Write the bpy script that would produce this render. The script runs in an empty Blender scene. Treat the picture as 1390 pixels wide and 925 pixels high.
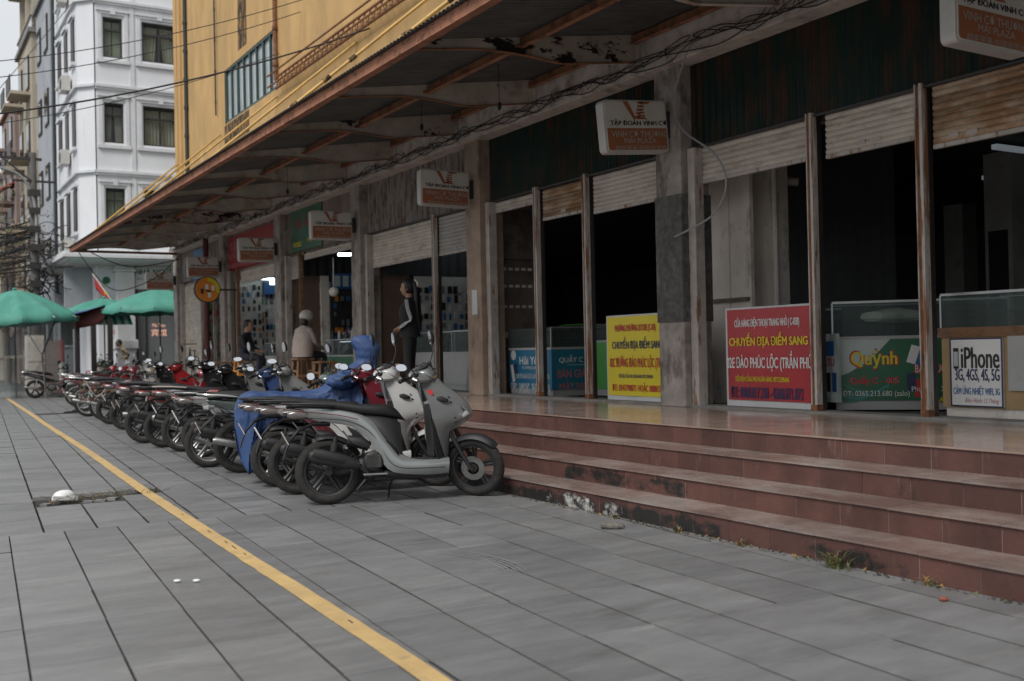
import bpy, bmesh, math, random
from mathutils import Vector, Matrix, noise
R_ = random.Random(7)
rad = math.radians
sc = bpy.context.scene
# ------------------------------------------------------------ camera, sky, sun, exposure
YAW, PIT, ROLL, FPX = 0.53911, 0.008, 0.0208, 1419.0
cam_d = bpy.data.cameras.new('camera')
cam = bpy.data.objects.new('camera', cam_d)
sc.collection.objects.link(cam)
fw = Vector((math.sin(YAW)*math.cos(PIT), math.cos(YAW)*math.cos(PIT), math.sin(PIT)))
rt = Vector((math.cos(YAW), -math.sin(YAW), 0)); up = rt.cross(fw)
r2 = rt*math.cos(ROLL) - up*math.sin(ROLL); u2 = rt*math.sin(ROLL) + up*math.cos(ROLL)
cam.matrix_world = Matrix(((r2.x, u2.x, -fw.x, 0), (r2.y, u2.y, -fw.y, 0), (r2.z, u2.z, -fw.z, 1.25), (0, 0, 0, 1)))
cam_d.sensor_width = 36; cam_d.lens = 36*FPX/1390
cam_d.clip_start = .05; cam_d.clip_end = 2000
cam_d.dof.use_dof = True; cam_d.dof.focus_distance = 8.9; cam_d.dof.aperture_fstop = 2.2
sc.camera = cam
sc.view_settings.view_transform = 'Standard'; sc.view_settings.look = 'None'
sc.view_settings.exposure = .75; sc.view_settings.gamma = 1
w = bpy.data.worlds.new('World'); sc.world = w; w.use_nodes = True
nt = w.node_tree; nt.nodes.clear()
wo = nt.nodes.new('ShaderNodeOutputWorld'); bg = nt.nodes.new('ShaderNodeBackground')
sky = nt.nodes.new('ShaderNodeTexSky'); sky.sky_type = 'NISHITA'; sky.sun_disc = False
SUN_EL, SUN_AZ = rad(50), rad(236)
sky.sun_elevation = SUN_EL; sky.sun_rotation = SUN_AZ; sky.air_density = 1.5; sky.dust_density = 4
tc = nt.nodes.new('ShaderNodeTexCoord'); ns = nt.nodes.new('ShaderNodeTexNoise')
ns.inputs['Scale'].default_value = 1.6; ns.inputs['Detail'].default_value = 4
cr = nt.nodes.new('ShaderNodeValToRGB')                     # cloud deck
cr.color_ramp.elements[0].position = .3; cr.color_ramp.elements[0].color = (4.6, 4.8, 5.05, 1)
cr.color_ramp.elements[1].position = .75; cr.color_ramp.elements[1].color = (6.0, 6.15, 6.35, 1)
mx = nt.nodes.new('ShaderNodeMix'); mx.data_type = 'RGBA'; mx.inputs[0].default_value = .93
nt.links.new(tc.outputs['Generated'], ns.inputs['Vector']); nt.links.new(ns.outputs[0], cr.inputs[0])
nt.links.new(sky.outputs[0], mx.inputs[6]); nt.links.new(cr.outputs[0], mx.inputs[7])
nt.links.new(mx.outputs[2], bg.inputs[0]); bg.inputs[1].default_value = .083
nt.links.new(bg.outputs[0], wo.inputs[0])
sd = bpy.data.lights.new('sun', 'SUN'); sd.energy = 1.5; sd.angle = rad(20); sd.color = (1, .97, .93)
so = bpy.data.objects.new('sun', sd); sc.collection.objects.link(so)
sv = Vector((math.sin(SUN_AZ)*math.cos(SUN_EL), math.cos(SUN_AZ)*math.cos(SUN_EL), math.sin(SUN_EL)))
so.rotation_euler = sv.to_track_quat('Z', 'Y').to_euler()

# ------------------------------------------------------------ materials
def mat(name, col, rough=.7, var=.25, scale=3, stretch=(1, 1, 1), metal=0, bump=0, bscale=30, over=(), jit=0, world=True, spec=.5,
        patch=(), emit=None, estr=0, alpha=1, coat=0, rvar=0, trans=0):
    m = bpy.data.materials.new(name); m.use_nodes = True; n = m.node_tree.nodes; L = m.node_tree.links
    b = n['Principled BSDF']; b.inputs['Roughness'].default_value = rough; b.inputs['Metallic'].default_value = metal
    b.inputs['Specular IOR Level'].default_value = spec
    if coat: b.inputs['Coat Weight'].default_value = coat; b.inputs['Coat Roughness'].default_value = .08
    if trans: b.inputs['Transmission Weight'].default_value = trans
    if alpha < 1: b.inputs['Alpha'].default_value = alpha
    if emit: b.inputs['Emission Color'].default_value = (*emit, 1); b.inputs['Emission Strength'].default_value = estr
    if world: src = n.new('ShaderNodeNewGeometry').outputs['Position']
    else: src = n.new('ShaderNodeTexCoord').outputs['Object']
    def vec(s):
        mp = n.new('ShaderNodeMapping'); mp.inputs['Scale'].default_value = s; L.new(src, mp.inputs[0]); return mp.outputs[0]
    def nz(sca, st, det=5, ro=.6, off=0):
        t = n.new('ShaderNodeTexNoise'); t.inputs['Scale'].default_value = sca; t.inputs['Detail'].default_value = det
        t.inputs['Roughness'].default_value = ro
        mp = n.new('ShaderNodeMapping'); mp.inputs['Scale'].default_value = st; mp.inputs['Location'].default_value = (off, off*.7, off*1.3)
        L.new(src, mp.inputs[0]); L.new(mp.outputs[0], t.inputs['Vector']); return t.outputs[0]
    def mixc(fac, a, c, mode='MIX'):
        x = n.new('ShaderNodeMix'); x.data_type = 'RGBA'; x.blend_type = mode
        if isinstance(fac, float): x.inputs[0].default_value = fac
        else: L.new(fac, x.inputs[0])
        for s, i in ((a, 6), (c, 7)):
            if isinstance(s, tuple): x.inputs[i].default_value = (*s, 1)
            else: L.new(s, x.inputs[i])
        return x.outputs[2]
    def ramp(v, lo, hi, a=0., c=1.):
        x = n.new('ShaderNodeMapRange'); L.new(v, x.inputs[0]); x.inputs[1].default_value = lo; x.inputs[2].default_value = hi
        x.inputs[3].default_value = a; x.inputs[4].default_value = c; return x.outputs[0]
    cur = col
    if var:
        f = ramp(nz(scale, stretch), .3, .7)
        cur = mixc(f, tuple(c*(1-var) for c in col), tuple(min(1, c*(1+var)) for c in col))
    for k, ov in enumerate(over):          # (colour, scale, stretch, lo, hi[, amount])
        f = ramp(nz(ov[1], ov[2], 8, .68, 3.7*(k+1)), ov[3], ov[4], 0, ov[5] if len(ov) > 5 else 1.)
        cur = mixc(f, cur, ov[0])
    for (ax, a0, a1, z0, z1, pc, amt) in patch:      # a stain with its own place: along one axis and in height
        sp = n.new('ShaderNodeSeparateXYZ'); L.new(src, sp.inputs[0]); i_ = 'XYZ'.index(ax)
        f1 = ramp(sp.outputs[i_], a0, a0+.25); f2 = ramp(sp.outputs[i_], a1, a1-.25); f3 = ramp(sp.outputs[2], z1+.06, z1-.06); f4 = ramp(sp.outputs[2], z0-.06, z0+.02); cur_f = f1
        for q in (f2, f3, f4):
            mu = n.new('ShaderNodeMath'); mu.operation = 'MULTIPLY'; L.new(cur_f, mu.inputs[0]); L.new(q, mu.inputs[1]); cur_f = mu.outputs[0]
        ad = n.new('ShaderNodeMath'); ad.operation = 'MULTIPLY_ADD'; L.new(cur_f, ad.inputs[0]); ad.inputs[1].default_value = amt; L.new(nz(4.5, (1, 1, 1.2), 9, .72, 11), ad.inputs[2])
        cur = mixc(ramp(ad.outputs[0], .78, .9), cur, pc)
    if jit:
        oi = n.new('ShaderNodeObjectInfo')
        cur = mixc(ramp(oi.outputs['Random'], 0, 1), mixc(1., cur, (1-jit, 1-jit, 1-jit), 'MULTIPLY'), mixc(1., cur, (1+jit, 1+jit, 1+jit*.95), 'MULTIPLY'))
    if isinstance(cur, tuple): b.inputs['Base Color'].default_value = (*cur, 1)
    else: L.new(cur, b.inputs['Base Color'])
    if rvar:
        L.new(ramp(nz(scale*2.3, stretch, 6, .65, 9), .3, .7, max(0, rough-rvar), rough+rvar), b.inputs['Roughness'])
    if bump:
        bp = n.new('ShaderNodeBump'); bp.inputs['Strength'].default_value = bump; bp.inputs['Distance'].default_value = .01
        L.new(nz(bscale, stretch, 8, .65, 5), bp.inputs['Height']); L.new(bp.outputs[0], b.inputs['Normal'])
    return m
U1 = (1, 1, 1)
BLK = (.012, .011, .01)
M = {}
def mm(k, *a, **kw): M[k] = mat(k, *a, **kw)
mm('slab_stone', (.184, .185, .188), .42, .15, 2.0, (.8, 2.2, 1), bump=.3, bscale=22, jit=.13, rvar=.14,
   over=[((.31, .31, .305), 2.2, (.7, 3.2, 1), .55, .8, .6), ((.10, .10, .099), 2.0, (.8, 2.0, 1), .55, .76, .6), ((.07, .07, .07), 1.1, U1, .64, .8, .5), ((.25, .225, .19), 2.2, (.6, 2, 1), .6, .75, .5), ((.33, .32, .31), 30, U1, .66, .7, .5), ((.08, .08, .08), 14, U1, .68, .74, .5)])
mm('ground_dirt', (.035, .032, .028), .95, .5, 12, bump=.6)
mm('asphalt', (.06, .06, .06), .9, .2, 6, bump=.4, bscale=80)
mm('line_paint', (.55, .38, .16), .7, .15, 6, over=[((.2, .18, .14), 14, (1, 1, 1), .6, .72, .8), ((.42, .29, .14), 1.5, U1, .5, .7, .6), ((.24, .22, .18), 3, (1, 4, 1), .6, .72, .6)], bump=.3)
mm('step_tile', (.088, .037, .029), .62, .3, 3, jit=.22, rvar=.15, bump=.35, bscale=25, patch=[('Y', 4.9, 8.7, -.1, .13, BLK, .42), ('Y', 5.6, 7.6, .15, .3, BLK, .40), ('Y', 3.55, 4.5, -.1, .12, BLK, .36), ('Y', 3.95, 4.3, .16, .29, BLK, .46), ('Y', 3.3, 3.62, -.1, .14, BLK, .4), ('Y', 5.9, 7.3, -.1, .14, (.5, .49, .46), .3), ('Y', 2.0, 30, -.1, .02, (.04, .035, .03), .3)],
   over=[((.24, .17, .145), 7, (1, 1, .25), .6, .74, .5), ((.4, .37, .34), 38, (1, 1, .6), .7, .73, .7), (BLK, 1.4, (1, 1, .5), .64, .7, .75)])
mm('step_tile_mould', (.12, .05, .04), .7, .2, 3, jit=.1, bump=.5, bscale=25,
   over=[(BLK, 2.2, (1, .8, .6), .36, .52, .95), ((.5, .49, .46), 5, U1, .64, .72, .8)])
mm('tread_tile', (.18, .122, .104), .3, .2, 2, jit=.14, rvar=.14, over=[((.33, .29, .265), 2.1, (1, .6, 1), .42, .66, .8), ((.05, .04, .035), 4, U1, .62, .75, .6)], bump=.12)
mm('porch_tile', (.3, .215, .175), .15, .2, 1.5, jit=.05, rvar=.08, over=[((.27, .2, .16), 60, U1, .5, .6, .5), ((.06, .05, .045), 2.5, U1, .6, .75, .6)])
mm('mortar', (.27, .235, .21), .9, .3, 8, bump=.4)
mm('yellow_wall', (.54, .34, .14), .85, .14, 2.2, (1, 1, .35), bump=.25, bscale=14,
   over=[((.34, .23, .11), 1.0, (1.2, 1.2, .4), .48, .75, .65), ((.57, .44, .27), 4, (1, 1, .5), .64, .8, .4), ((.07, .05, .03), 3.2, (2.2, 2.2, .25), .68, .73, .6)])
mm('yellow_mould', (.35, .2, .07), .9, .2, 2, bump=.3, over=[((.02, .015, .012), 7, (1.6, 1.6, .4), .4, .52, .95)])
mm('yellow_pipe', (.5, .3, .06), .5, .2, 4, over=[((.12, .06, .03), 9, U1, .6, .7, .6)])
mm('rust', (.23, .1, .045), .85, .35, 7, bump=.5, over=[((.07, .03, .018), 5, U1, .5, .65, .9), ((.36, .17, .09), 14, (1, 1, .4), .62, .75, .6)])
mm('edge_rust', (.33, .14, .08), .8, .3, 4, bump=.4, over=[((.09, .04, .025), 6, (1, 1, 2), .52, .64, .85), ((.45, .26, .18), 10, U1, .6, .75, .5)])
mm('rib_paint', (.55, .49, .42), .8, .2, 3, bump=.3, over=[((.2, .11, .06), 3, U1, .54, .7, .7), ((.012, .01, .008), 2.0, (1, 1, 1.6), .67, .7, 1), ((.22, .11, .055), 22, U1, .62, .7, .5)])
mm('rib_paint_black', (.48, .42, .36), .8, .2, 3, bump=.3, over=[((.2, .11, .06), 4, U1, .54, .7, .8), ((.012, .01, .008), 1.7, (1, 1, 2.2), .53, .56, 1)])
mm('roof_sheet', (.15, .15, .147), .55, .2, 2, metal=.3, over=[((.09, .085, .08), 3, (1, 3, 1), .45, .7, .8)], bump=.1)
mm('beam_plaster', (.55, .48, .43), .85, .2, 3, bump=.4, over=[((.2, .15, .12), 4, U1, .5, .68, .8), ((.05, .04, .035), 8, (1, .7, 1), .62, .7, .7)])
mm('column_grey', (.34, .305, .275), .85, .25, 5, bump=.6, bscale=22, over=[((.09, .075, .065), 3, (1, 1, .5), .5, .62, .8), ((.36, .34, .31), 5, (1.5, 1.5, .4), .6, .7, .7)])
mm('column_tile', (.34, .25, .19), .8, .2, 4, bump=.5, bscale=30, over=[((.1, .07, .05), 3, (1, 1, .5), .52, .66, .7), ((.42, .39, .36), 9, (1.5, 1.5, .6), .68, .72, .8)])
mm('column_rough', (.11, .105, .1), .95, .4, 14, bump=1, bscale=40, over=[((.2, .19, .175), 5, (1.5, 1.5, .7), .56, .62, .8)])
mm('brown_paint', (.16, .105, .075), .7, .2, 2, over=[((.22, .17, .14), 5, (1, 1, .4), .6, .75, .5)], bump=.2)
mm('white_channel', (.45, .41, .37), .7, .2, 5, bump=.4, over=[((.22, .1, .05), 5, (3, 3, .5), .56, .62, .9), ((.1, .09, .08), 11, (2, 2, .5), .62, .68, .8)])
mm('post_rust', (.5, .46, .42), .7, .2, 5, bump=.4, over=[((.26, .11, .05), 3.4, (4, 4, .3), .51, .57, .95), ((.07, .04, .03), 8, (2, 2, .5), .62, .68, .8)])
mm('shutter_slat', (.56, .5, .43), .6, .15, 3, bump=.2, jit=.06, over=[((.2, .13, .085), 3, (1, 1, 3), .52, .7, .6), ((.1, .07, .05), 12, (1, 2, 1), .64, .74, .7)])
mm('shutter_slat_rust', (.42, .32, .23), .7, .2, 3, bump=.3, jit=.25, over=[((.24, .12, .05), 2.4, (1, 1, 3), .4, .56, .9), ((.42, .38, .34), 6, (1, 1, 3), .6, .72, .5)])
mm('shutter_slat_grey', (.36, .34, .32), .6, .15, 3, bump=.2, jit=.06, over=[((.12, .1, .08), 6, (1, 1, 2), .56, .7, .6)])
mm('green_corrugated', (.007, .022, .016), .6, .3, 1.2, (1, 1, .8), spec=.25, rvar=.12, over=[((.05, .022, .012), 2.6, (1, 2, .5), .47, .6, .9), ((.28, .15, .06), 6, (1, 3, .5), .74, .78, .8), ((.06, .1, .09), 3, (1, 8, .5), .68, .76, .5)])
mm('grey_corrugated', (.26, .24, .22), .75, .2, 2, (1, 3, .6), bump=.2, over=[((.11, .062, .035), 3, (1, 4, .7), .48, .6, .9), ((.3, .28, .26), 4, (1, 6, .4), .62, .75, .5)])
mm('plank_wood', (.21, .165, .13), .85, .25, 3, (1, 5, .4), bump=.4, jit=.2, over=[((.08, .06, .045), 4, (1, 5, .5), .55, .68, .8)])
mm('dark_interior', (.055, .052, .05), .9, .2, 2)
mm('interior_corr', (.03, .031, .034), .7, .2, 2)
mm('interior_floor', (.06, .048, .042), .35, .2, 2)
mm('interior_col', (.5, .48, .45), .8, .15, 2, over=[((.06, .055, .05), 4, U1, .6, .7, .6)])
mm('partition_beige', (.78, .72, .65), .85, .15, 2, bump=.2, over=[((.16, .13, .11), 2.4, (1, 1, .5), .54, .68, .7), ((.08, .06, .05), 9, U1, .66, .72, .7)])
mm('partition_brown', (.19, .15, .125), .8, .25, 3, bump=.2, over=[((.05, .045, .04), 2, U1, .5, .65, .7), ((.2, .16, .13), 8, U1, .66, .74, .5)])
mm('white_wall', (.7, .715, .745), .85, .05, 1, (1, 1, .5), bump=.05, over=[((.4, .4, .41), 1.4, (2, 2, .3), .6, .85, .6)])
mm('white_trim', (.62, .63, .65), .85, .08, 2, over=[((.3, .295, .28), 2, (2, 2, .5), .55, .8, .6)])
mm('beige_wall', (.42, .37, .29), .85, .12, 1, (1, 1, .4), over=[((.22, .19, .15), 1.6, (2, 2, .3), .55, .75, .5)])
mm('grey_wall', (.36, .38, .41), .85, .12, 1, over=[((.15, .15, .16), 1.6, (2, 2, .3), .55, .75, .5)])
mm('brown_wall', (.27, .2, .18), .85, .15, 1, over=[((.12, .1, .09), 1.6, (2, 2, .3), .55, .75, .5)])
mm('concrete', (.22, .215, .2), .9, .2, 3, bump=.3, over=[((.1, .095, .09), 3, (1, 1, .4), .55, .7, .7)])
mm('dark_frame', (.035, .03, .03), .5, .1)
mm('green_frame', (.028, .06, .055), .5, .15)
mm('window_dark', (.02, .022, .025), .08, 0, spec=.6)
mm('window_pane', (.46, .5, .51), .12, .15, 1.5, over=[((.42, .46, .46), 2, (1, 1, .5), .5, .65, .7)], spec=.6)
mm('curtain_cream', (.62, .6, .48), .9, .15, 3); mm('curtain_pink', (.6, .52, .5), .9, .15, 3); mm('curtain_tan', (.5, .42, .32), .9, .15, 3)
mm('pipe_black', (.02, .03, .032), .5, .1); mm('cable_black', (.012, .012, .013), .6, 0); mm('cable_grey', (.3, .31, .32), .5, .1); mm('pole_concrete', (.13, .125, .12), .95, .2, 4, bump=.4)
mm('sign_white', (.62, .6, .56), .5, .08, 3, over=[((.4, .36, .31), 3, (1, 1, .6), .56, .8, .5)]); mm('sign_orange', (.36, .13, .06), .5, .12, 3)
mm('sign_case', (.5, .48, .45), .45, .1, 3); mm('print_black', (.02, .02, .02), .5, 0); mm('print_white', (.75, .75, .73), .55, .05); mm('print_grey', (.42, .38, .34), .6, .05)
mm('banner_yellow', (.72, .58, .015), .4, .05, 2, bump=.35, bscale=5); mm('banner_red', (.42, .03, .035), .35, .12, 2, bump=.6, bscale=6, over=[((.5, .12, .12), 9, U1, .6, .75, .5)])
mm('banner_white', (.6, .6, .6), .5, .05); mm('print_red', (.5, .03, .03), .5, 0); mm('print_navy', (.03, .035, .1), .5, 0); mm('print_yellow', (.72, .6, .02), .5, 0); mm('print_green', (.015, .12, .06), .5, 0)
mm('print_blue', (.03, .12, .32), .5, 0); mm('print_pink', (.5, .16, .2), .5, 0); mm('panel_blue', (.02, .17, .29), .45, .1, 2, over=[((.03, .08, .12), 3, U1, .6, .8, .5)]); mm('panel_green', (.015, .13, .06), .4, .2, 2)
mm('panel_pale', (.5, .58, .56), .45, .1, 2); mm('panel_lime', (.12, .42, .1), .45, .1); mm('panel_teal', (.03, .23, .2), .45, .1); mm('panel_red', (.3, .035, .035), .5, .15, 2); mm('panel_dkgreen', (.05, .14, .09), .5, .2, 2); mm('panel_skyblue', (.1, .22, .42), .5, .15)
mm('wood_brown', (.22, .11, .05), .6, .25, 4, (1, 1, 6), over=[((.09, .045, .02), 8, (1, 1, 2), .5, .65, .8)]); mm('wood_tan', (.4, .27, .13), .6, .15, 3); mm('wood_orange', (.55, .22, .03), .5, .1, 3); mm('counter_white', (.42, .42, .41), .6, .08, 3, over=[((.2, .18, .16), 4, U1, .6, .75, .6)])
mm('alu', (.4, .41, .41), .4, .1, 4, metal=.6)
mm('green_cloth', (.06, .26, .2), .65, .12, 2, bump=.8, over=[((.14, .36, .3), 3, U1, .5, .75, .5), ((.02, .14, .1), 5, U1, .6, .75, .5)]); mm('tarp_red', (.1, .025, .022), .7, .15); mm('tarp_blue', (.05, .1, .25), .6, .1)
mm('cover_blue', (.025, .06, .165), .58, .15, 3, (1, 1, 1), bump=.9, bscale=6); mm('orange_in', (.3, .11, .03), .6, .1)
mm('joint_grime', (.045, .042, .038), .95, .3, 20); mm('orange_bright', (.75, .25, .03), .5, .1); mm('leaf', (.075, .1, .035), .6, .4, 8, jit=.3); mm('leaf_dry', (.2, .12, .04), .8, .4, 8); mm('twig', (.12, .1, .08), .9, .3, 8); mm('bare_tree', (.14, .115, .095), .9, .3, 3); mm('stone', (.15, .14, .125), .9, .3, 12, bump=.8, bscale=25, world=False)
mm('chalk', (.245, .245, .245), .85, .05); mm('foam_white', (.75, .76, .75), .6, .03); mm('brick_bit', (.25, .08, .05), .9, .2)
# bikes
def paint(k, c, flake=0): mm(k, c, .25, .04, 3, coat=1, world=False, metal=flake, over=[((c[0]*.75+.02, c[1]*.75+.02, c[2]*.75+.018), 6, U1, .5, .75, .35)])
paint('paint_grey', (.25, .262, .26), .35); paint('paint_white', (.5, .5, .49)); paint('paint_maroon', (.13, .015, .025)); paint('paint_black', (.012, .012, .013)); paint('paint_red', (.2, .012, .016)); paint('paint_blue', (.035, .06, .15)); paint('paint_dkgreen', (.06, .085, .08)); paint('paint_silver', (.3, .3, .3), .4); paint('paint_tan', (.2, .17, .13))
mm('tyre', (.022, .021, .02), .9, .3, 20, bump=.4, bscale=60, world=False, over=[((.07, .065, .058), 8, U1, .55, .75, .6)]); mm('plastic', (.017, .017, .018), .55, .2, 9, world=False, over=[((.04, .038, .035), 6, U1, .6, .75, .6)], bump=.1); mm('seat_vinyl', (.012, .012, .013), .5, .15, 20, bump=.2, bscale=200, world=False)
mm('rim_black', (.02, .02, .021), .4, .1, world=False); mm('chrome', (.55, .55, .54), .16, .05, 5, metal=1, world=False); mm('steel', (.25, .25, .245), .38, .2, 9, metal=.9, world=False, over=[((.1, .07, .05), 9, U1, .6, .7, .7)]); mm('engine', (.09, .09, .088), .55, .3, 12, metal=.5, world=False, over=[((.03, .025, .02), 6, U1, .5, .65, .8)])
mm('lens_red', (.16, .012, .012), .18, .05, world=False, coat=.6); mm('lens_clear', (.3, .3, .3), .1, .1, world=False, coat=.6); mm('lens_smoke', (.1, .085, .08), .15, .1, world=False, coat=.5); mm('mirror_glass', (.75, .77, .8), .04, 0, metal=1, world=False); mm('sticker_red', (.45, .02, .02), .5, 0); mm('plate_pink', (.5, .42, .4), .5, .1, world=False)
# people
mm('skin', (.38, .22, .15), .6, .05, world=False); mm('hair', (.012, .01, .01), .5, .1, world=False); mm('cloth_black', (.014, .014, .016), .8, .15, 8, world=False); mm('cloth_navy', (.02, .022, .035), .85, .15, 8, world=False); mm('cloth_beige', (.36, .3, .27), .9, .12, 12, bump=.4, world=False); mm('cloth_tan', (.22, .18, .12), .9, .1, world=False); mm('helmet_cream', (.5, .48, .42), .35, .05, world=False); mm('cloth_white', (.6, .6, .62), .8, 0)
mm('lamp', (.8, .85, .85), .5, 0, emit=(.85, 1, 1), estr=6); mm('lamp_panel', (.8, .85, .9), .5, 0, emit=(.8, .95, 1), estr=4); mm('lamp_faint', (.8, .85, .9), .5, 0, emit=(.8, .9, 1), estr=.07); mm('lamp_dim', (.8, .85, .9), .5, 0, emit=(.8, .9, 1), estr=.6); mm('letter_lit', (.8, .4, .3), .5, 0, emit=(1, .55, .42), estr=.35)
mm('plate_bracket', (.03, .03, .032), .6, .1)
mm('case_black', (.02, .02, .022), .4, 0); mm('case_red', (.4, .04, .04), .4, 0); mm('case_white', (.5, .5, .5), .4, 0); mm('case_blue', (.04, .12, .3), .4, 0); mm('case_green', (.05, .3, .08), .4, 0); mm('case_orange', (.6, .22, .03), .4, 0); mm('case_grey', (.16, .17, .18), .4, 0)
# clear things: mostly see-through with a gloss reflection
def clear(name, tint, op, rough=.05, noise_amt=0):
    m = bpy.data.materials.new(name); m.use_nodes = True; n = m.node_tree.nodes; L = m.node_tree.links; n.clear()
    o = n.new('ShaderNodeOutputMaterial'); t = n.new('ShaderNodeBsdfTransparent'); t.inputs[0].default_value = (*tint, 1)
    g = n.new('ShaderNodeBsdfPrincipled'); g.inputs['Base Color'].default_value = (.3, .34, .34, 1); g.inputs['Roughness'].default_value = rough
    fr0 = n.new('ShaderNodeFresnel'); fr0.inputs[0].default_value = 1.45; ge = n.new('ShaderNodeNewGeometry'); iv = n.new('ShaderNodeMath'); iv.operation = 'SUBTRACT'; iv.inputs[0].default_value = 1; L.new(ge.outputs['Backfacing'], iv.inputs[1]); fr = n.new('ShaderNodeMath'); fr.operation = 'MULTIPLY'; L.new(fr0.outputs[0], fr.inputs[0]); L.new(iv.outputs[0], fr.inputs[1]); ad = n.new('ShaderNodeMath'); ad.operation = 'ADD'; ad.inputs[1].default_value = op
    x = n.new('ShaderNodeMixShader'); L.new(fr.outputs[0], ad.inputs[0])
    if noise_amt:
        z = n.new('ShaderNodeTexNoise'); z.inputs['Scale'].default_value = 2.5; z.inputs['Detail'].default_value = 6
        g2 = n.new('ShaderNodeNewGeometry'); mp = n.new('ShaderNodeMapping'); mp.inputs['Scale'].default_value = (1, 1, .5); L.new(g2.outputs[0], mp.inputs[0]); L.new(mp.outputs[0], z.inputs[0])
        mu = n.new('ShaderNodeMath'); mu.operation = 'MULTIPLY_ADD'; mu.inputs[1].default_value = noise_amt; L.new(z.outputs[0], mu.inputs[0]); L.new(ad.outputs[0], mu.inputs[2]); L.new(mu.outputs[0], x.inputs[0])
    else: L.new(ad.outputs[0], x.inputs[0])
    L.new(t.outputs[0], x.inputs[1]); L.new(g.outputs[0], x.inputs[2]); L.new(x.outputs[0], o.inputs[0]); M[name] = m
clear('glass', (.86, .9, .89), .06); clear('glass_dusty', (.82, .88, .86), .07, .12); clear('plastic_film', (.8, .8, .8), .2, .35, .5)
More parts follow.
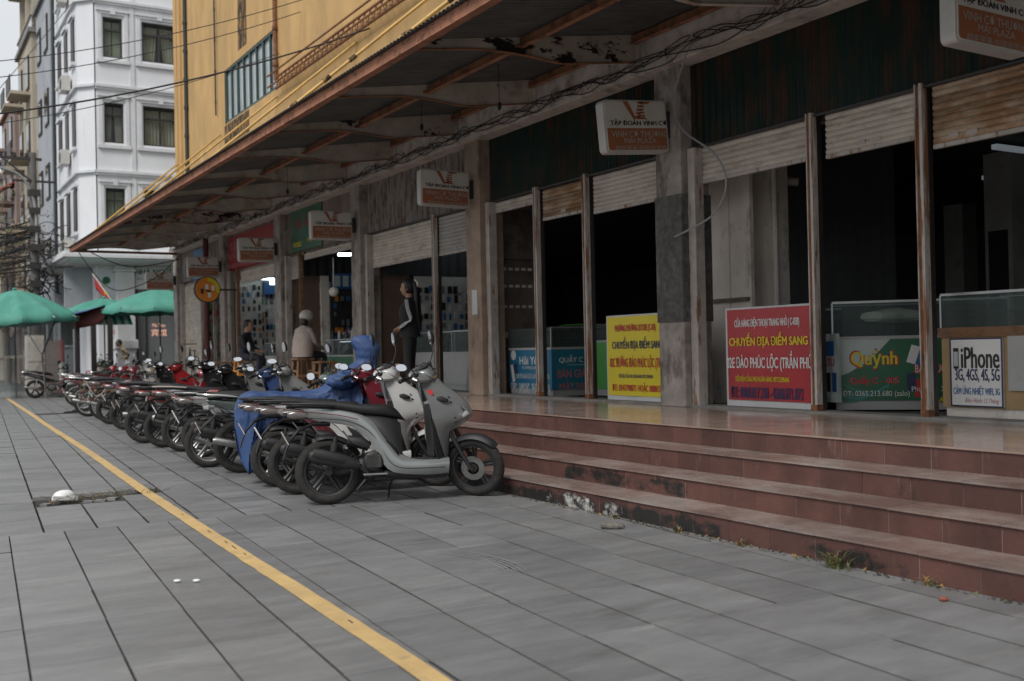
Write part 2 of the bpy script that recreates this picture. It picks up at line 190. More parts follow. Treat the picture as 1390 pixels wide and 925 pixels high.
# ------------------------------------------------------------ building blocks
COL = sc.collection
WL = {}                                    # world location of every parent
def tag(o, label=None, cat=None, group=None, kind=None):
    for k, v in (('label', label), ('category', cat), ('group', group), ('kind', kind)):
        if v: o[k] = v
    return o
def empty(name, loc, label, cat, group=None, rz=0):
    o = bpy.data.objects.new(name, None); COL.objects.link(o); o.location = loc; o.rotation_euler = (0, 0, rz); o.empty_display_size = .2
    WL[o.name] = Vector(loc); return tag(o, label, cat, group)
class MB:
    def __init__(s): s.v = []; s.f = []; s.m = []; s.sm = []
    def add(s, vs, fs, mi=0, smooth=False):
        b = len(s.v); s.v += [tuple(v) for v in vs]
        for f in fs: s.f.append(tuple(b+i for i in f)); s.m.append(mi); s.sm.append(smooth)
        return s
    def box(s, x0, x1, y0, y1, z0, z1, mi=0, rz=0, c=None, ry=0, rx=0):
        vs = [Vector((x, y, z)) for z in (z0, z1) for y in (y0, y1) for x in (x0, x1)]
        if rz or ry or rx:
            c = Vector(c) if c else Vector(((x0+x1)/2, (y0+y1)/2, (z0+z1)/2)); Rm = (Matrix.Rotation(rz, 3, 'Z') @ Matrix.Rotation(ry, 3, 'Y') @ Matrix.Rotation(rx, 3, 'X')); vs = [Rm @ (v-c)+c for v in vs]
        return s.add(vs, [(0, 2, 3, 1), (4, 5, 7, 6), (0, 1, 5, 4), (2, 6, 7, 3), (0, 4, 6, 2), (1, 3, 7, 5)], mi)
    def bar(s, p0, p1, w, h=None, mi=0):       # box section between two points
        p0 = Vector(p0); p1 = Vector(p1); d = (p1-p0).normalized(); h = h or w
        a = d.cross(Vector((0, 0, 1))); a = Vector((1, 0, 0)) if a.length < 1e-3 else a.normalized(); b = a.cross(d)
        vs = [p+a*i*w/2+b*j*h/2 for p in (p0, p1) for i, j in ((-1, -1), (1, -1), (1, 1), (-1, 1))]
        return s.add(vs, [(3, 2, 1, 0), (4, 5, 6, 7), (0, 1, 5, 4), (1, 2, 6, 5), (2, 3, 7, 6), (3, 0, 4, 7)], mi)
    def tube(s, pts, r, n=8, mi=0, cap=True, flat=1.):
        pts = [Vector(p) for p in pts]; rs = r if isinstance(r, (list, tuple)) else [r]*len(pts); k = len(pts); vs = []
        t = (pts[1]-pts[0]).normalized(); a = t.orthogonal().normalized() if abs(t.z) > .95 else t.cross(Vector((0, 0, 1))).normalized()
        for i, p in enumerate(pts):
            t = (pts[min(i+1, k-1)]-pts[max(i-1, 0)]).normalized(); a = (a-t*a.dot(t)).normalized(); b = t.cross(a)
            vs += [p+(a*math.cos(q*2*math.pi/n)+b*math.sin(q*2*math.pi/n)*flat)*rs[i] for q in range(n)]
        fs = [(i*n+q, i*n+(q+1) % n, (i+1)*n+(q+1) % n, (i+1)*n+q) for i in range(k-1) for q in range(n)]
        if cap: fs += [tuple(range(n-1, -1, -1)), tuple((k-1)*n+q for q in range(n))]
        return s.add(vs, fs, mi, True)
    def loft(s, st, n=14, mi=0, cap=True):
        # st: (x, y, z, halfwidth(y), halfheight, tilt about y, superellipse exponent)
        vs = []
        for q in st:
            x, y, z, hw, hh = q[:5]; t = q[5] if len(q) > 5 else 0; e = q[6] if len(q) > 6 else 2.4
            for i in range(n):
                a = 2*math.pi*i/n; c, d = math.cos(a), math.sin(a)
                u = math.copysign(abs(c)**(2/e), c)*hw; v_ = math.copysign(abs(d)**(2/e), d)*hh
                vs.append((x-v_*math.sin(t), y+u, z+v_*math.cos(t)))
        k = len(st); fs = [(i*n+q, (i+1)*n+q, (i+1)*n+(q+1) % n, i*n+(q+1) % n) for i in range(k-1) for q in range(n)]
        if cap: fs += [tuple(range(n)), tuple((k-1)*n+q for q in range(n-1, -1, -1))]
        return s.add(vs, fs, mi, True)
    def prism(s, pts, ax, a0, a1, mi=0):      # outline extruded along axis ax
        n = len(pts)
        def P(p, a): return (a, p[0], p[1]) if ax == 'x' else ((p[0], a, p[1]) if ax == 'y' else (p[0], p[1], a))
        vs = [P(p, a0) for p in pts]+[P(p, a1) for p in pts]
        return s.add(vs, [tuple(range(n)), tuple(range(2*n-1, n-1, -1))]+[(i, i+n, (i+1) % n+n, (i+1) % n) for i in range(n)], mi)
    def ribbon(s, rows, mi=0, smooth=True, close=False):    # grid of points
        n = len(rows[0]); fs = [(i*n+j, i*n+j+1, (i+1)*n+j+1, (i+1)*n+j) for i in range(len(rows)-1) for j in range(n-1)]
        if close: fs += [((len(rows)-1)*n+j, (len(rows)-1)*n+j+1, j+1, j) for j in range(n-1)]
        return s.add([p for r in rows for p in r], fs, mi, smooth)
    def lathe(s, prof, c, ax='y', n=24, mi=0, smooth=True, close=False, bump=None):
        c = Vector(c); vs = []
        for i in range(n):
            a = 2*math.pi*i/n
            for j, (r, h) in enumerate(prof):
                rr = r+(bump(i, j) if bump else 0)
                if ax == 'y': vs.append(c+Vector((rr*math.cos(a), h, rr*math.sin(a))))
                elif ax == 'x': vs.append(c+Vector((h, rr*math.cos(a), rr*math.sin(a))))
                else: vs.append(c+Vector((rr*math.cos(a), rr*math.sin(a), h)))
        k = len(prof); fs = [(i*k+j, i*k+j+1, ((i+1) % n)*k+j+1, ((i+1) % n)*k+j) for i in range(n) for j in range(k-1)]
        if close: fs += [(i*k+k-1, i*k, ((i+1) % n)*k, ((i+1) % n)*k+k-1) for i in range(n)]
        return s.add(vs, fs, mi, smooth)
    def ell(s, c, r, mi=0, n=12, m=8, rz=0, ry=0, f=None):
        Rm = Matrix.Rotation(rz, 3, 'Z') @ Matrix.Rotation(ry, 3, 'Y'); vs = []; c = Vector(c)
        for i in range(m+1):
            ph = math.pi*i/m
            for j in range(n):
                th = 2*math.pi*j/n; p = Vector((math.sin(ph)*math.cos(th), math.sin(ph)*math.sin(th), math.cos(ph)))
                k = f(p) if f else 1
                vs.append(c+Rm @ Vector((p.x*r[0]*k, p.y*r[1]*k, p.z*r[2]*k)))
        return s.add(vs, [(i*n+j, (i+1)*n+j, (i+1)*n+(j+1) % n, i*n+(j+1) % n) for i in range(m) for j in range(n)], mi, True)
    def mesh(s, name, mats):
        me = bpy.data.meshes.new(name); me.from_pydata(s.v, [], s.f)
        for x in (mats if isinstance(mats, (list, tuple)) else [mats]): me.materials.append(M[x] if isinstance(x, str) else x)
        me.polygons.foreach_set('material_index', s.m); me.polygons.foreach_set('use_smooth', s.sm)
        bm = bmesh.new(); bm.from_mesh(me); bmesh.ops.remove_doubles(bm, verts=bm.verts, dist=1e-5); bmesh.ops.recalc_face_normals(bm, faces=bm.faces); bm.to_mesh(me); bm.free()
        if any(s.sm): me.set_sharp_from_angle(angle=rad(42))
        return me
    def build(s, name, mats, parent=None, world=True, bevel=0):
        return put(s.mesh(name, mats), name, parent, world, bevel=bevel)
def put(me, name, parent=None, world=False, loc=(0, 0, 0), rot=(0, 0, 0), bevel=0):
    # world=True: mesh vertices are in world coordinates (parents carry no rotation)
    o = bpy.data.objects.new(name, me); COL.objects.link(o)
    loc = Vector(loc)
    if parent:
        o.parent = parent
        if world: o.location = loc-WL.get(parent.name, Vector((0, 0, 0))); WL[o.name] = loc
        else: o.location = loc
    else: o.location = loc; WL[o.name] = loc.copy()
    o.rotation_euler = rot
    if bevel:
        b = o.modifiers.new('bevel', 'BEVEL'); b.width = bevel; b.segments = 2; b.limit_method = 'ANGLE'; b.angle_limit = rad(40)
    return o
def copy_tree(o, parent=None):
    c = o.copy(); COL.objects.link(c); c.parent = parent
    for ch in o.children: copy_tree(ch, c)
    return c
def struct(name, mb, m): o = mb.build(name, m); return tag(o, kind='structure')
def one(name, mb, m, label, cat, group=None, **k): return tag(mb.build(name, m, **k), label, cat, group)
def crm(pts, n):                             # Catmull-Rom resample
    pts = [Vector(p) for p in pts]; k = len(pts)-1; out = []
    for i in range(n):
        t = i*k/(n-1); a = min(int(t), k-1); u = t-a
        p0, p1, p2, p3 = pts[max(a-1, 0)], pts[a], pts[a+1], pts[min(a+2, k)]
        out.append(.5*((2*p1)+(p2-p0)*u+(2*p0-5*p1+4*p2-p3)*u*u+(3*p1-p0-3*p2+p3)*u**3))
    return out
_tc = {}
def text_geo(body, bold=0, font=None):
    k = (body, bold)
    if k in _tc: return _tc[k]
    cu = bpy.data.curves.new('t', 'FONT'); cu.body = body; cu.offset = bold; cu.resolution_u = 3
    ob = bpy.data.objects.new('t', cu); COL.objects.link(ob); dg = bpy.context.evaluated_depsgraph_get()
    me = bpy.data.meshes.new_from_object(ob.evaluated_get(dg)); vs = [v.co.copy() for v in me.vertices]; fs = [tuple(p.vertices) for p in me.polygons]
    bpy.data.objects.remove(ob); bpy.data.curves.remove(cu); bpy.data.meshes.remove(me)
    xs = [v.x for v in vs] or [0, 1]; ys = [v.y for v in vs] or [0, 1]
    _tc[k] = (vs, fs, min(xs), max(xs), min(ys), max(ys)); return _tc[k]
def letter(mb, body, o, ux, uy, cx, cy, wd, ht, mi=0, bold=0, off=.003, slant=0):
    # fits a line of text into the box centred (cx, cy), size wd x ht, on the plane o + ux, uy
    vs, fs, x0, x1, y0, y1 = text_geo(body, 0); o = Vector(o); ux = Vector(ux); uy = Vector(uy); nr = ux.cross(uy).normalized()
    bx = min(bold*.12, .0045)*min(1, ht/.1)*max(1, ht/.2)
    for q, (dx, dy) in enumerate(((-1, 0), (1, 0), (0, .8), (0, -.8), (0, 0)) if bold else ((0, 0),)):
        out = []
        for v in vs:
            a = (v.x-x0)/(x1-x0)-.5; b = (v.y-y0)/(y1-y0)-.5
            out.append(o+ux*(cx+a*wd+slant*b*ht+dx*bx)+uy*(cy+b*ht+dy*bx*.6)+nr*(off+q*.00015))
        mb.add(out, fs, mi)
def flat(mb, pts, o, ux, uy, mi=0, off=.002, th=.0):
    o = Vector(o); ux = Vector(ux); uy = Vector(uy); nr = ux.cross(uy).normalized()
    mb.add([o+ux*p[0]+uy*p[1]+nr*off for p in pts], [tuple(range(len(pts)))], mi)
def rect(mb, o, ux, uy, x0, x1, y0, y1, mi=0, off=.002): flat(mb, [(x0, y0), (x1, y0), (x1, y1), (x0, y1)], o, ux, uy, mi, off)
X_, Y_, Z_ = Vector((1, 0, 0)), Vector((0, 1, 0)), Vector((0, 0, 1))
# ------------------------------------------------------------ ground, paving, painted line
struct('ground', MB().add([(-400, -60, -.035), (400, -60, -.035), (400, 900, -.035), (-400, 900, -.035)], [(0, 1, 2, 3)]), 'ground_dirt')
struct('street', MB().add([(-300, 42.5, -.03), (5.2, 42.5, -.03), (5.2, 800, -.03), (-300, 800, -.03)], [(0, 1, 2, 3)]), 'asphalt')
A_ = rad(4.0); EU = Vector((math.cos(A_), -math.sin(A_), 0)); EV = Vector((math.sin(A_), math.cos(A_), 0))
pav = empty('pavement', (0, 0, 0), None, None); tag(pav, kind='structure')
def slab_mesh(wd, ln, name, seed):
    r = random.Random(seed); b = MB(); c = .0025; t = 0
    def ring(ins, z): return [(x*(wd/2-ins), y*(ln/2-ins), z) for x, y in ((-1, -1), (1, -1), (1, 1), (-1, 1))]
    vs = ring(0, -.04)+ring(0, -.005)+ring(c, 0)
    vs = [(x+r.uniform(-.0015, .0015), y+r.uniform(-.0015, .0015), z) for x, y, z in vs]
    fs = [(k*4+i, k*4+(i+1) % 4, k*4+4+(i+1) % 4, k*4+4+i) for k in (0, 1) for i in range(4)]+[(8, 9, 10, 11)]
    b.add(vs, [fs[q] for q in (1, 3, 5, 7)], 1); b.add(vs, [fs[q] for q in (0, 2, 4, 6, 8)], 0); return b
near_m = [slab_mesh(.3552, .7188, 'n', k).mesh('paving_slab', ['slab_stone', 'joint_grime']) for k in range(4)]
far_m = [slab_mesh(.3485, .357, 'f', k+9).mesh('paving_slab', ['slab_stone', 'joint_grime']) for k in range(4)]
hole = [(1.25, 10.05), (1.6, 10.05), (1.92, 10.05)]
slots = []
for row in range(12):
    v = 8.25-.36-.72*row
    for k in range(-9, 13):
        vv = v+(.36 if (k*7) % 3 == 1 else 0)*0
        slots.append((.15+.36*k+.18, vv, 0))
for row in range(100):
    v = 8.25+.18+.36*row
    for k in range(-9, 15): slots.append((.02+.36*k+.18, v, 1))
rest = MB(); cand = []
for (u, v, kd) in slots:
    p = EU*u+EV*v
    if p.x > 5.0 or p.x < -3.2 or p.y < -.4: continue
    if p.y > 20.7 and p.x > 4.9: continue
    if kd and any(abs(p.x-h[0]) < .16 and abs(p.y-h[1]) < .27 for h in hole): continue
    vis = p.y > 2.6 and p.x > .02+.068*p.y and p.x < 4.75
    cand.append((p.y if vis else 999, p, kd))
cand.sort(key=lambda c: c[0])
for i, (d, p, kd) in enumerate(cand):
    dz = R_.uniform(-.0035, .0015); tx = R_.uniform(-.004, .004); ty = R_.uniform(-.003, .003)
    if i < 298 and d < 900:
        put((far_m if kd else near_m)[i % 4], 'paving_slab', pav, False, (p.x, p.y, dz), (tx, ty, -A_))
    else:
        w2, l2 = (.174, .1785) if kd else (.1768, .3588)
        cs = [p+EU*a*w2+EV*b*l2+Z_*(dz+(a*ty*.05-b*tx*.05)) for a, b in ((-1, -1), (1, -1), (1, 1), (-1, 1))]
        rest.add(cs+[c-Z_*.04 for c in cs], [(0, 1, 2, 3)]).add(cs+[c-Z_*.04 for c in cs], [(0, 4, 5, 1), (1, 5, 6, 2), (2, 6, 7, 3), (3, 7, 4, 0)], 1)
for a in range(70):          # plaza continues to the left and far, coarser
    for b in range(60):
        x = -3.4-.75*a; y = -2+.95*b
        if y > 42: continue
        rest.add([(x-.73, y, -.004), (x, y, -.004), (x, y+.94, -.004), (x-.73, y+.94, -.004)], [(0, 1, 2, 3)])
tag(rest.build('far_paving', ['slab_stone', 'joint_grime'], pav), kind='stuff')
# yellow line: thin painted strip in short dashes of wear following the slabs
ln = MB(); prev = None
P0, P1 = Vector((1.685, 2.2, 0)), Vector((3.31, 37.5, 0)); dl = (P1-P0); nl = Vector((dl.y, -dl.x, 0)).normalized()
rows = []
for i in range(241):
    t = i/240; p = P0+dl*t+nl*(.018*math.sin(t*19+.6)*(1-t)+R_.uniform(-.002, .002)); rows.append([p-nl*(.052+R_.uniform(-.003, .003))+Z_*.0045, p+nl*(.052+R_.uniform(-.003, .003))+Z_*.0045])
ln.ribbon(rows, smooth=False); struct('painted_line', ln, 'line_paint')
gk = MB()                   # darker groove worn along the near end of the line
for i in range(26):
    a = 2.6+i*.24
    if R_.random() < .35:
        t = (a-2.2)/(37.5-2.2); p = P0+dl*t+nl*(.018*math.sin(t*19+.6)*(1-t)+.012); q = p+dl.normalized()*R_.uniform(.03, .14)
        gk.add([p-nl*.004+Z_*.0075, q-nl*.003+Z_*.0075, q+nl*.004+Z_*.0075, p+nl*.003+Z_*.0075], [(0, 1, 2, 3)])
tag(gk.build('line_crack', 'ground_dirt'), kind='stuff')
# scuffs: pale tyre arcs rubbed on the slabs
for (cx, cy, r0, a0, a1, n, sp) in ((2.5, 5.35, .5, -35, 45, 5, .03),):
    sm = MB()
    for k in range(n):
        rr = r0+k*sp; st = [];
        for i in range(25):
            a = rad(a0+(a1-a0)*i/24); wd = .006*(.2+abs(math.sin(i*1.7+k)))*math.sin(math.pi*i/24); st.append([Vector((cx+(rr+s*wd)*math.cos(a), cy+(rr+s*wd)*1.35*math.sin(a), .0042)) for s in (-1, 1)])
        sm.ribbon(st, smooth=False)
    tag(sm.build('tyre_scuff', 'chalk'), kind='stuff')
# broken hole: rim stones, twigs, dry grass, foam box
hp = MB()
for i in range(9):
    x = 1.05+i*.115+R_.uniform(-.02, .02); y = 10.05+R_.choice((-.13, .13))+R_.uniform(-.02, .02); s = R_.uniform(.03, .06)
    hp.box(x-s, x+s, y-s*.8, y+s*.8, -.035, R_.uniform(-.02, -.006), rz=R_.uniform(0, 3))
tag(hp.build('broken_stone', 'slab_stone'), kind='stuff')
tw = MB()
for i in range(70):
    x = R_.uniform(1.2, 2.15); y = 10.0+R_.uniform(-.14, .1); a = R_.uniform(0, 6.3); l = R_.uniform(.04, .17)
    tw.tube([(x, y, -.02), (x+l*.5*math.cos(a), y+l*.5*math.sin(a), .01+R_.random()*.03), (x+l*math.cos(a), y+l*math.sin(a), R_.uniform(-.01, .06))], [.003, .0025, .001], 4, mi=R_.choice((0, 0, 1, 2)))
tag(tw.build('dry_twigs', ['twig', 'leaf_dry', 'leaf']), kind='stuff')
fb = MB(); fb.ell((1.33, 10.0, .03), (.1, .07, .055), n=14, m=8, rz=.3); fb.box(1.22, 1.44, 9.93, 9.96, .0, .035, rz=.25, ry=.1)
one('foam_food_box', fb, 'foam_white', 'crushed white foam food box lying in the broken hole of the pavement', 'litter')
for (x, y, lab) in ((1.36, 5.93, 'left one of two tiny white paper scraps on the grey slabs'), (1.45, 5.87, 'right one of two tiny white paper scraps on the grey slabs')):
    one('paper_scrap', MB().ell((x, y, .008), (.022, .014, .008), n=7, m=5, rz=y), 'foam_white', lab, 'litter', 'paper scraps on the slabs')
def rock(x, y, z, sx, sy, sz, m, lab, cat, rz=0):
    b = MB(); b.ell((0, 0, 0), (sx, sy, sz), n=10, m=7, f=lambda p: .8+.35*abs(noise.noise(p*2.1+Vector((x, y, 0))))+.25*max(abs(p.x), abs(p.y), abs(p.z)))
    for i in range(len(b.sm)): b.sm[i] = False
    o = b.build('stone', m, world=False); o.location = (x, y, z+sz*.6); o.rotation_euler = (0, .1, rz); return tag(o, lab, cat)
rock(4.27, 5.85, 0, .085, .05, .028, 'stone', 'grey broken paving stone lying loose before the lowest step', 'stone', -.3)
rock(4.33, 3.26, 0, .03, .02, .012, 'brick_bit', 'small red brick chip lying at the foot of the steps by the right edge', 'stone', .5)
one('black_rag', MB().ell((3.72, 25.6, .03), (.16, .07, .045), n=10, m=6, f=lambda p: 1+.4*noise.noise(p*3)).ell((3.5, 25.5, .02), (.1, .05, .03), n=8, m=5), 'cloth_black', 'black rag lying on the pavement beyond the far end of the yellow line', 'rag')
one('sunken_drain_cover', MB().box(2.85, 4.0, 25.3, 25.75, -.03, .006).box(2.95, 3.9, 25.42, 25.62, .006, .010), 'ground_dirt', 'dark flat drain strip crossing the far pavement near the yellow line', 'drain cover')
for (x, y, sc_) in ((4.5, 4.05, 1.), (4.52, 5.45, .22), (4.52, 6.15, .16), (4.53, 4.85, .25), (4.53, 3.5, .2)):
    g = MB()
    for i in range(int(46*sc_)+8):
        a = R_.uniform(0, 6.28); l = R_.uniform(.04, .11)*(.35+sc_*.65); b0 = Vector((x+R_.gauss(0, .03*sc_), y+R_.gauss(0, .06*sc_), 0)); d = Vector((math.cos(a), math.sin(a), 0)); s = d.cross(Z_)*.004
        m_ = b0+d*l*.35+Z_*l*.75; e = b0+d*l*.9+Z_*l*R_.uniform(.6, 1.1)
        g.add([b0-s, b0+s, m_+s*1.3, m_-s*1.3, e], [(0, 1, 2, 3), (3, 2, 4)], R_.choice((0, 0, 1)))
    tag(g.build('weed_clump', ['leaf', 'leaf_dry']), 'tall weed clump growing at the foot of the brick-red steps' if sc_ == 1 else 'small weed tuft sprouting in the joint below the brick-red steps', 'weed', 'weeds along the foot of the steps')
ws = MB()
for i in range(420):
    y = R_.uniform(2.2, 8.2); x = 4.555-abs(R_.gauss(0, .02)); a = R_.uniform(0, 6.28); l = R_.uniform(.008, .03)
    ws.add([(x, y, 0), (x+l*math.cos(a), y+l*math.sin(a), l*.6), (x+l*math.cos(a+.7), y+l*math.sin(a+.7), l*.3)], [(0, 1, 2)], R_.choice((0, 1, 2)))
tag(ws.build('moss_and_litter', ['leaf', 'leaf_dry', 'ground_dirt']), kind='stuff')
# ------------------------------------------------------------ steps and porch floor
XS, TR, YE = 4.58, .3233, 20.7
st = MB()
for k in range(4): st.box(XS+.003+TR*k, 7.0, -3, YE, .15*k-(.05 if k == 0 else .02)+(.001*k), .15*(k+1)-.012)
steps = st.build('steps', 'mortar'); tag(steps, kind='structure')
rt_ = [MB().box(-.006, .006, -.1753, .1753, -.073, .066).mesh('riser_tile', m) for m in ('step_tile', 'step_tile_mould')]
tt_ = MB().box(-TR/2-.012, TR/2+.002, -.1765, .1765, -.006, .006).mesh('tread_tile', 'tread_tile'); tt_2 = MB().box(-TR/2-.012, TR/2+.002, -.1765, .1765, -.006, .006).mesh('tread_tile', 'step_tile_mould')
rs = MB(); ts = MB()
for k in range(4):
    y = -2.8+.1*k; x = XS+TR*k
    while y < YE-.1:
        yc = y+.1775; mould = False
        xr = x+R_.uniform(-.0015, .0015)
        if 2.3 < yc < 15:
            put(rt_[1 if mould else 0], 'riser_tile', steps, False, (xr+.006, yc, .15*k+.075), (R_.uniform(-.004, .004), 0, R_.uniform(-.004, .004)))
            if k < 3: put(tt_, 'tread_tile', steps, False, (x+TR/2, yc, .15*(k+1)-.006+R_.uniform(-.001, .001)), (0, R_.uniform(-.003, .003), 0))
        else:
            rs.box(xr, xr+.012, y+.001, y+.354, .15*k+.002, .15*k+.141)
            if k < 3: ts.box(x-.012, x+TR+.002, y+.001, y+.354, .15*(k+1)-.012, .15*(k+1))
        y += .355
tag(rs.build('far_riser_tile', 'step_tile', steps), kind='stuff'); tag(ts.build('far_tread_tile', 'tread_tile', steps), kind='stuff')
porch = MB().box(5.6, 7.35, -3, 31.6, .2, .588).build('porch_floor', 'mortar'); tag(porch, kind='structure')
struct('porch_wall', MB().box(5.58, 5.66, YE, 31.6, -.03, .587), 'concrete')
pt = MB().box(-.2925, .2925, -.2985, .2985, -.006, .006).mesh('floor_tile', 'porch_tile')
for i in range(3):
    for j in range(-5, 46):
        y = .6*j+.3; x = 5.54+.2925+.588*i
        if y > 31.3: continue
        put(pt, 'floor_tile', porch, False, (x, y, .594+R_.uniform(-.0004, .0004)), (R_.uniform(-.0012, .0012), R_.uniform(-.0012, .0012), 0))
th = MB().box(7.27, 7.52, -3, 31.5, .588, .622); tag(th.build('threshold', 'concrete'), kind='structure')
# ------------------------------------------------------------ the market hall
HALL = empty('market_building', (7.4, 13, 0), 'long yellow market building with rusty canopy over a row of shutter shops', 'building')
def hb(name, mb, m, **k): return mb.build(name, m, HALL, **k)
# interior shell
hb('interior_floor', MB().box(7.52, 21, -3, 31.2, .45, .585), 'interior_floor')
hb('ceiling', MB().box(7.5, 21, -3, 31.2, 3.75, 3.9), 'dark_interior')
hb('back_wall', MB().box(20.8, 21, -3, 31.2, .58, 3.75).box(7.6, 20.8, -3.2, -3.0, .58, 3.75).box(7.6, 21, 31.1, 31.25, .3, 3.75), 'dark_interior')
for (x, y) in ((13, 12.4), (13, 8.65), (13, 4.4), (17.2, 12.4), (17.2, 8.65)):
    c = hb('interior_column', MB().box(x-.2, x+.2, y-.2, y+.2, .585, 3.75), 'interior_col')
    if x == 13: MB().box(x-.215, x-.201, y-.14, y+.14, 1.6, 2.7).build('notice_board', 'dark_frame', c)
def corr(mb, o, u, v, wd, ht, pitch, amp, n=None, mi=0, sub=4):
    o, u, v = Vector(o), Vector(u), Vector(v); nr = n or u.cross(v).normalized(); k = int(wd/pitch*sub)+1; r0 = []; r1 = []
    for i in range(k+1):
        a = i*wd/k; h = amp*(math.sin(2*math.pi*a/pitch)); r0.append(o+u*a+nr*h); r1.append(o+u*a+v*ht+nr*h)
    mb.ribbon([r0, r1], mi, smooth=True)
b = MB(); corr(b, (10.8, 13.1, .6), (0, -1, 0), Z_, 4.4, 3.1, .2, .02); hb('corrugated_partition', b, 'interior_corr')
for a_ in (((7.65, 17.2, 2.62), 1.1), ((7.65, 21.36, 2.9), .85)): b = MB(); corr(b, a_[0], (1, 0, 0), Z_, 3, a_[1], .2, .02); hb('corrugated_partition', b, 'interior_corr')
# columns, facade strips
CY = [4.36+4.35*i for i in range(7)]; CY[6] = 31.0
for i, y in enumerate([.0]+CY):
    m0 = 'column_grey' if i != 3 else 'column_tile'
    c = MB().box(7.2, 7.58, y-.21, y+.21, .6, 4.4); o = hb('column', c, m0, bevel=.008)
    if i == 2: MB().box(7.185, 7.199, y-.215, y+.215, 1.5, 2.85).box(7.19, 7.595, y-.222, y-.211, 1.5, 2.85).build('rough_render_patch', 'column_rough', o)
    if i >= 1: MB().box(7.28, 7.4, y-.33, y-.222, .6, 3.32).build('door_channel', 'white_channel', o)
    if i == 3: MB().box(7.19, 7.198, y-.1, y+.05, 1.75, 2.1).build('paper_notice', 'banner_white', o); 
def shutter(y1, y0, zt, zb, m, roll=False):
    n = max(2, round((zt-zb)/.055)); h = (zt-zb)/n
    s = MB().box(7.385, 7.425, y0+.005, y1-.005, zb-.035, zb).box(7.43, 7.62, y0, y1, zt-.02, zt+.26); s = hb('roller_shutter', s, 'white_channel')
    prof = [(7.4, 0), (7.392, h*.15), (7.385, h*.5), (7.392, h*.85), (7.4, h*.98), (7.415, h*.98), (7.415, 0)]
    me = MB().prism([(p[0]-7.4, p[1]) for p in prof], 'y', y0-(y0+y1)/2+.006, y1-(y0+y1)/2-.006).mesh('slat', m)
    for k in range(n):
        o = bpy.data.objects.new('slat', me); COL.objects.link(o); o.parent = s; o.location = (7.4, (y0+y1)/2, zb+h*k)
    if y1 < 16 and R_.random() < .8 and zt-zb > .3:
        yy = y0+(y1-y0)*R_.uniform(.3, .6); MB().box(7.382, 7.3845, yy, yy+.1, zb+.02, zb+.06).build('paper_sticker', 'print_grey', s)
        if R_.random() < .6: MB().box(7.382, 7.3845, yy+.17, yy+.26, zb+.03, zb+.065).build('paper_sticker', 'print_grey', s)
SH = [(4.03, .3, 3.33, 2.9, 'shutter_slat'), (5.56, 4.57, 3.35, 2.85, 'shutter_slat_rust'), (6.7, 5.66, 3.33, 2.96, 'shutter_slat'), (8.38, 6.84, 3.33, 2.98, 'shutter_slat'),
      (10.36, 8.93, 3.32, 2.9, 'shutter_slat'), (11.5, 10.5, 3.31, 2.95, 'shutter_slat_rust'), (12.73, 11.6, 3.31, 3.2, 'shutter_slat'),
      (14.5, 13.28, 3.32, 2.75, 'shutter_slat_grey'), (17.08, 14.6, 3.32, 2.76, 'shutter_slat'), (20.6, 17.62, 3.3, 3.2, 'shutter_slat'), (21.45, 20.75, 3.3, 2.85, 'shutter_slat_grey'),
      (25.1, 22.0, 3.25, 3.0, 'shutter_slat'), (25.75, 25.2, 3.25, 3.1, 'shutter_slat_grey'), (28.2, 26.4, 3.25, 3.05, 'shutter_slat')]
for a in SH: shutter(*a)
s = (30.7, 28.9, 3.25, .66, 'shutter_slat'); shutter(*s)
for y in (5.63, 6.82, 10.45, 11.57, 14.55, 20.68, 25.15, 28.55, 27.3):
    big = y < 12 or y == 14.55
    m_ = 'post_rust' if y not in (20.68, 25.15) else 'wood_brown'
    p = MB().box(7.3, 7.37, y-.036, y-.008, .6, 3.36, 0).box(7.3, 7.37, y+.026, y+.036, .6, 3.36, 0).box(7.312, 7.37, y-.008, y+.026, .6, 3.34, 1)
    o = hb('shutter_post', p, [m_, 'rust' if big else m_])
    if big: MB().box(7.297, 7.372, y-.04, y+.04, .6, .68).build('rust_foot', 'rust', o); MB().box(7.373, 7.43, y-.036, y+.036, .6, 3.33).build('guide_rail', 'dark_frame', o)
# corrugated fascia panels
def fas(y1, y0, m, pitch=.085, z0=3.345, z1=4.22, x=7.37, amp=.014):
    b = MB(); corr(b, (x, y0, z0), Y_, Z_, y1-y0, z1-z0, pitch, amp, n=Vector((-1, 0, 0)), sub=6); hb('fascia_sheet', b, m)
    for yy in (y0+1.45, y0+2.9): MB().box(x-.016, x-.013, yy, yy+.006, z0, z1)
fas(4.15, -2.5, 'green_corrugated'); fas(8.5, 4.57, 'green_corrugated', .1); fas(12.84, 8.92, 'green_corrugated', .07); fas(17.2, 13.27, 'grey_corrugated', .06)
for i in range(24):
    y = 17.6+i*.163; hb('fascia_plank', MB().box(7.35, 7.37+(i % 2)*.004, y+.003, y+.16, 3.3+R_.uniform(-.03, .02), 4.22), 'plank_wood')
fas(25.8, 21.95, 'grey_corrugated', .09); fas(30.8, 26.3, 'grey_corrugated', .12)
hb('head_rail', MB().box(7.33, 7.43, -2, 31, 3.322, 3.342), 'dark_frame')
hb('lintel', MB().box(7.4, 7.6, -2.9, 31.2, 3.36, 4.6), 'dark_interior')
# concrete beam under the canopy with cables
hb('beam', MB().box(7.1, 7.36, -3, 31.3, 4.21, 4.34, c=(0, 0, 0)), 'beam_plaster', bevel=.01)
hb('upper_panel', MB().box(7.13, 7.2, -3, 31.3, 4.341, 4.75), 'beam_plaster')
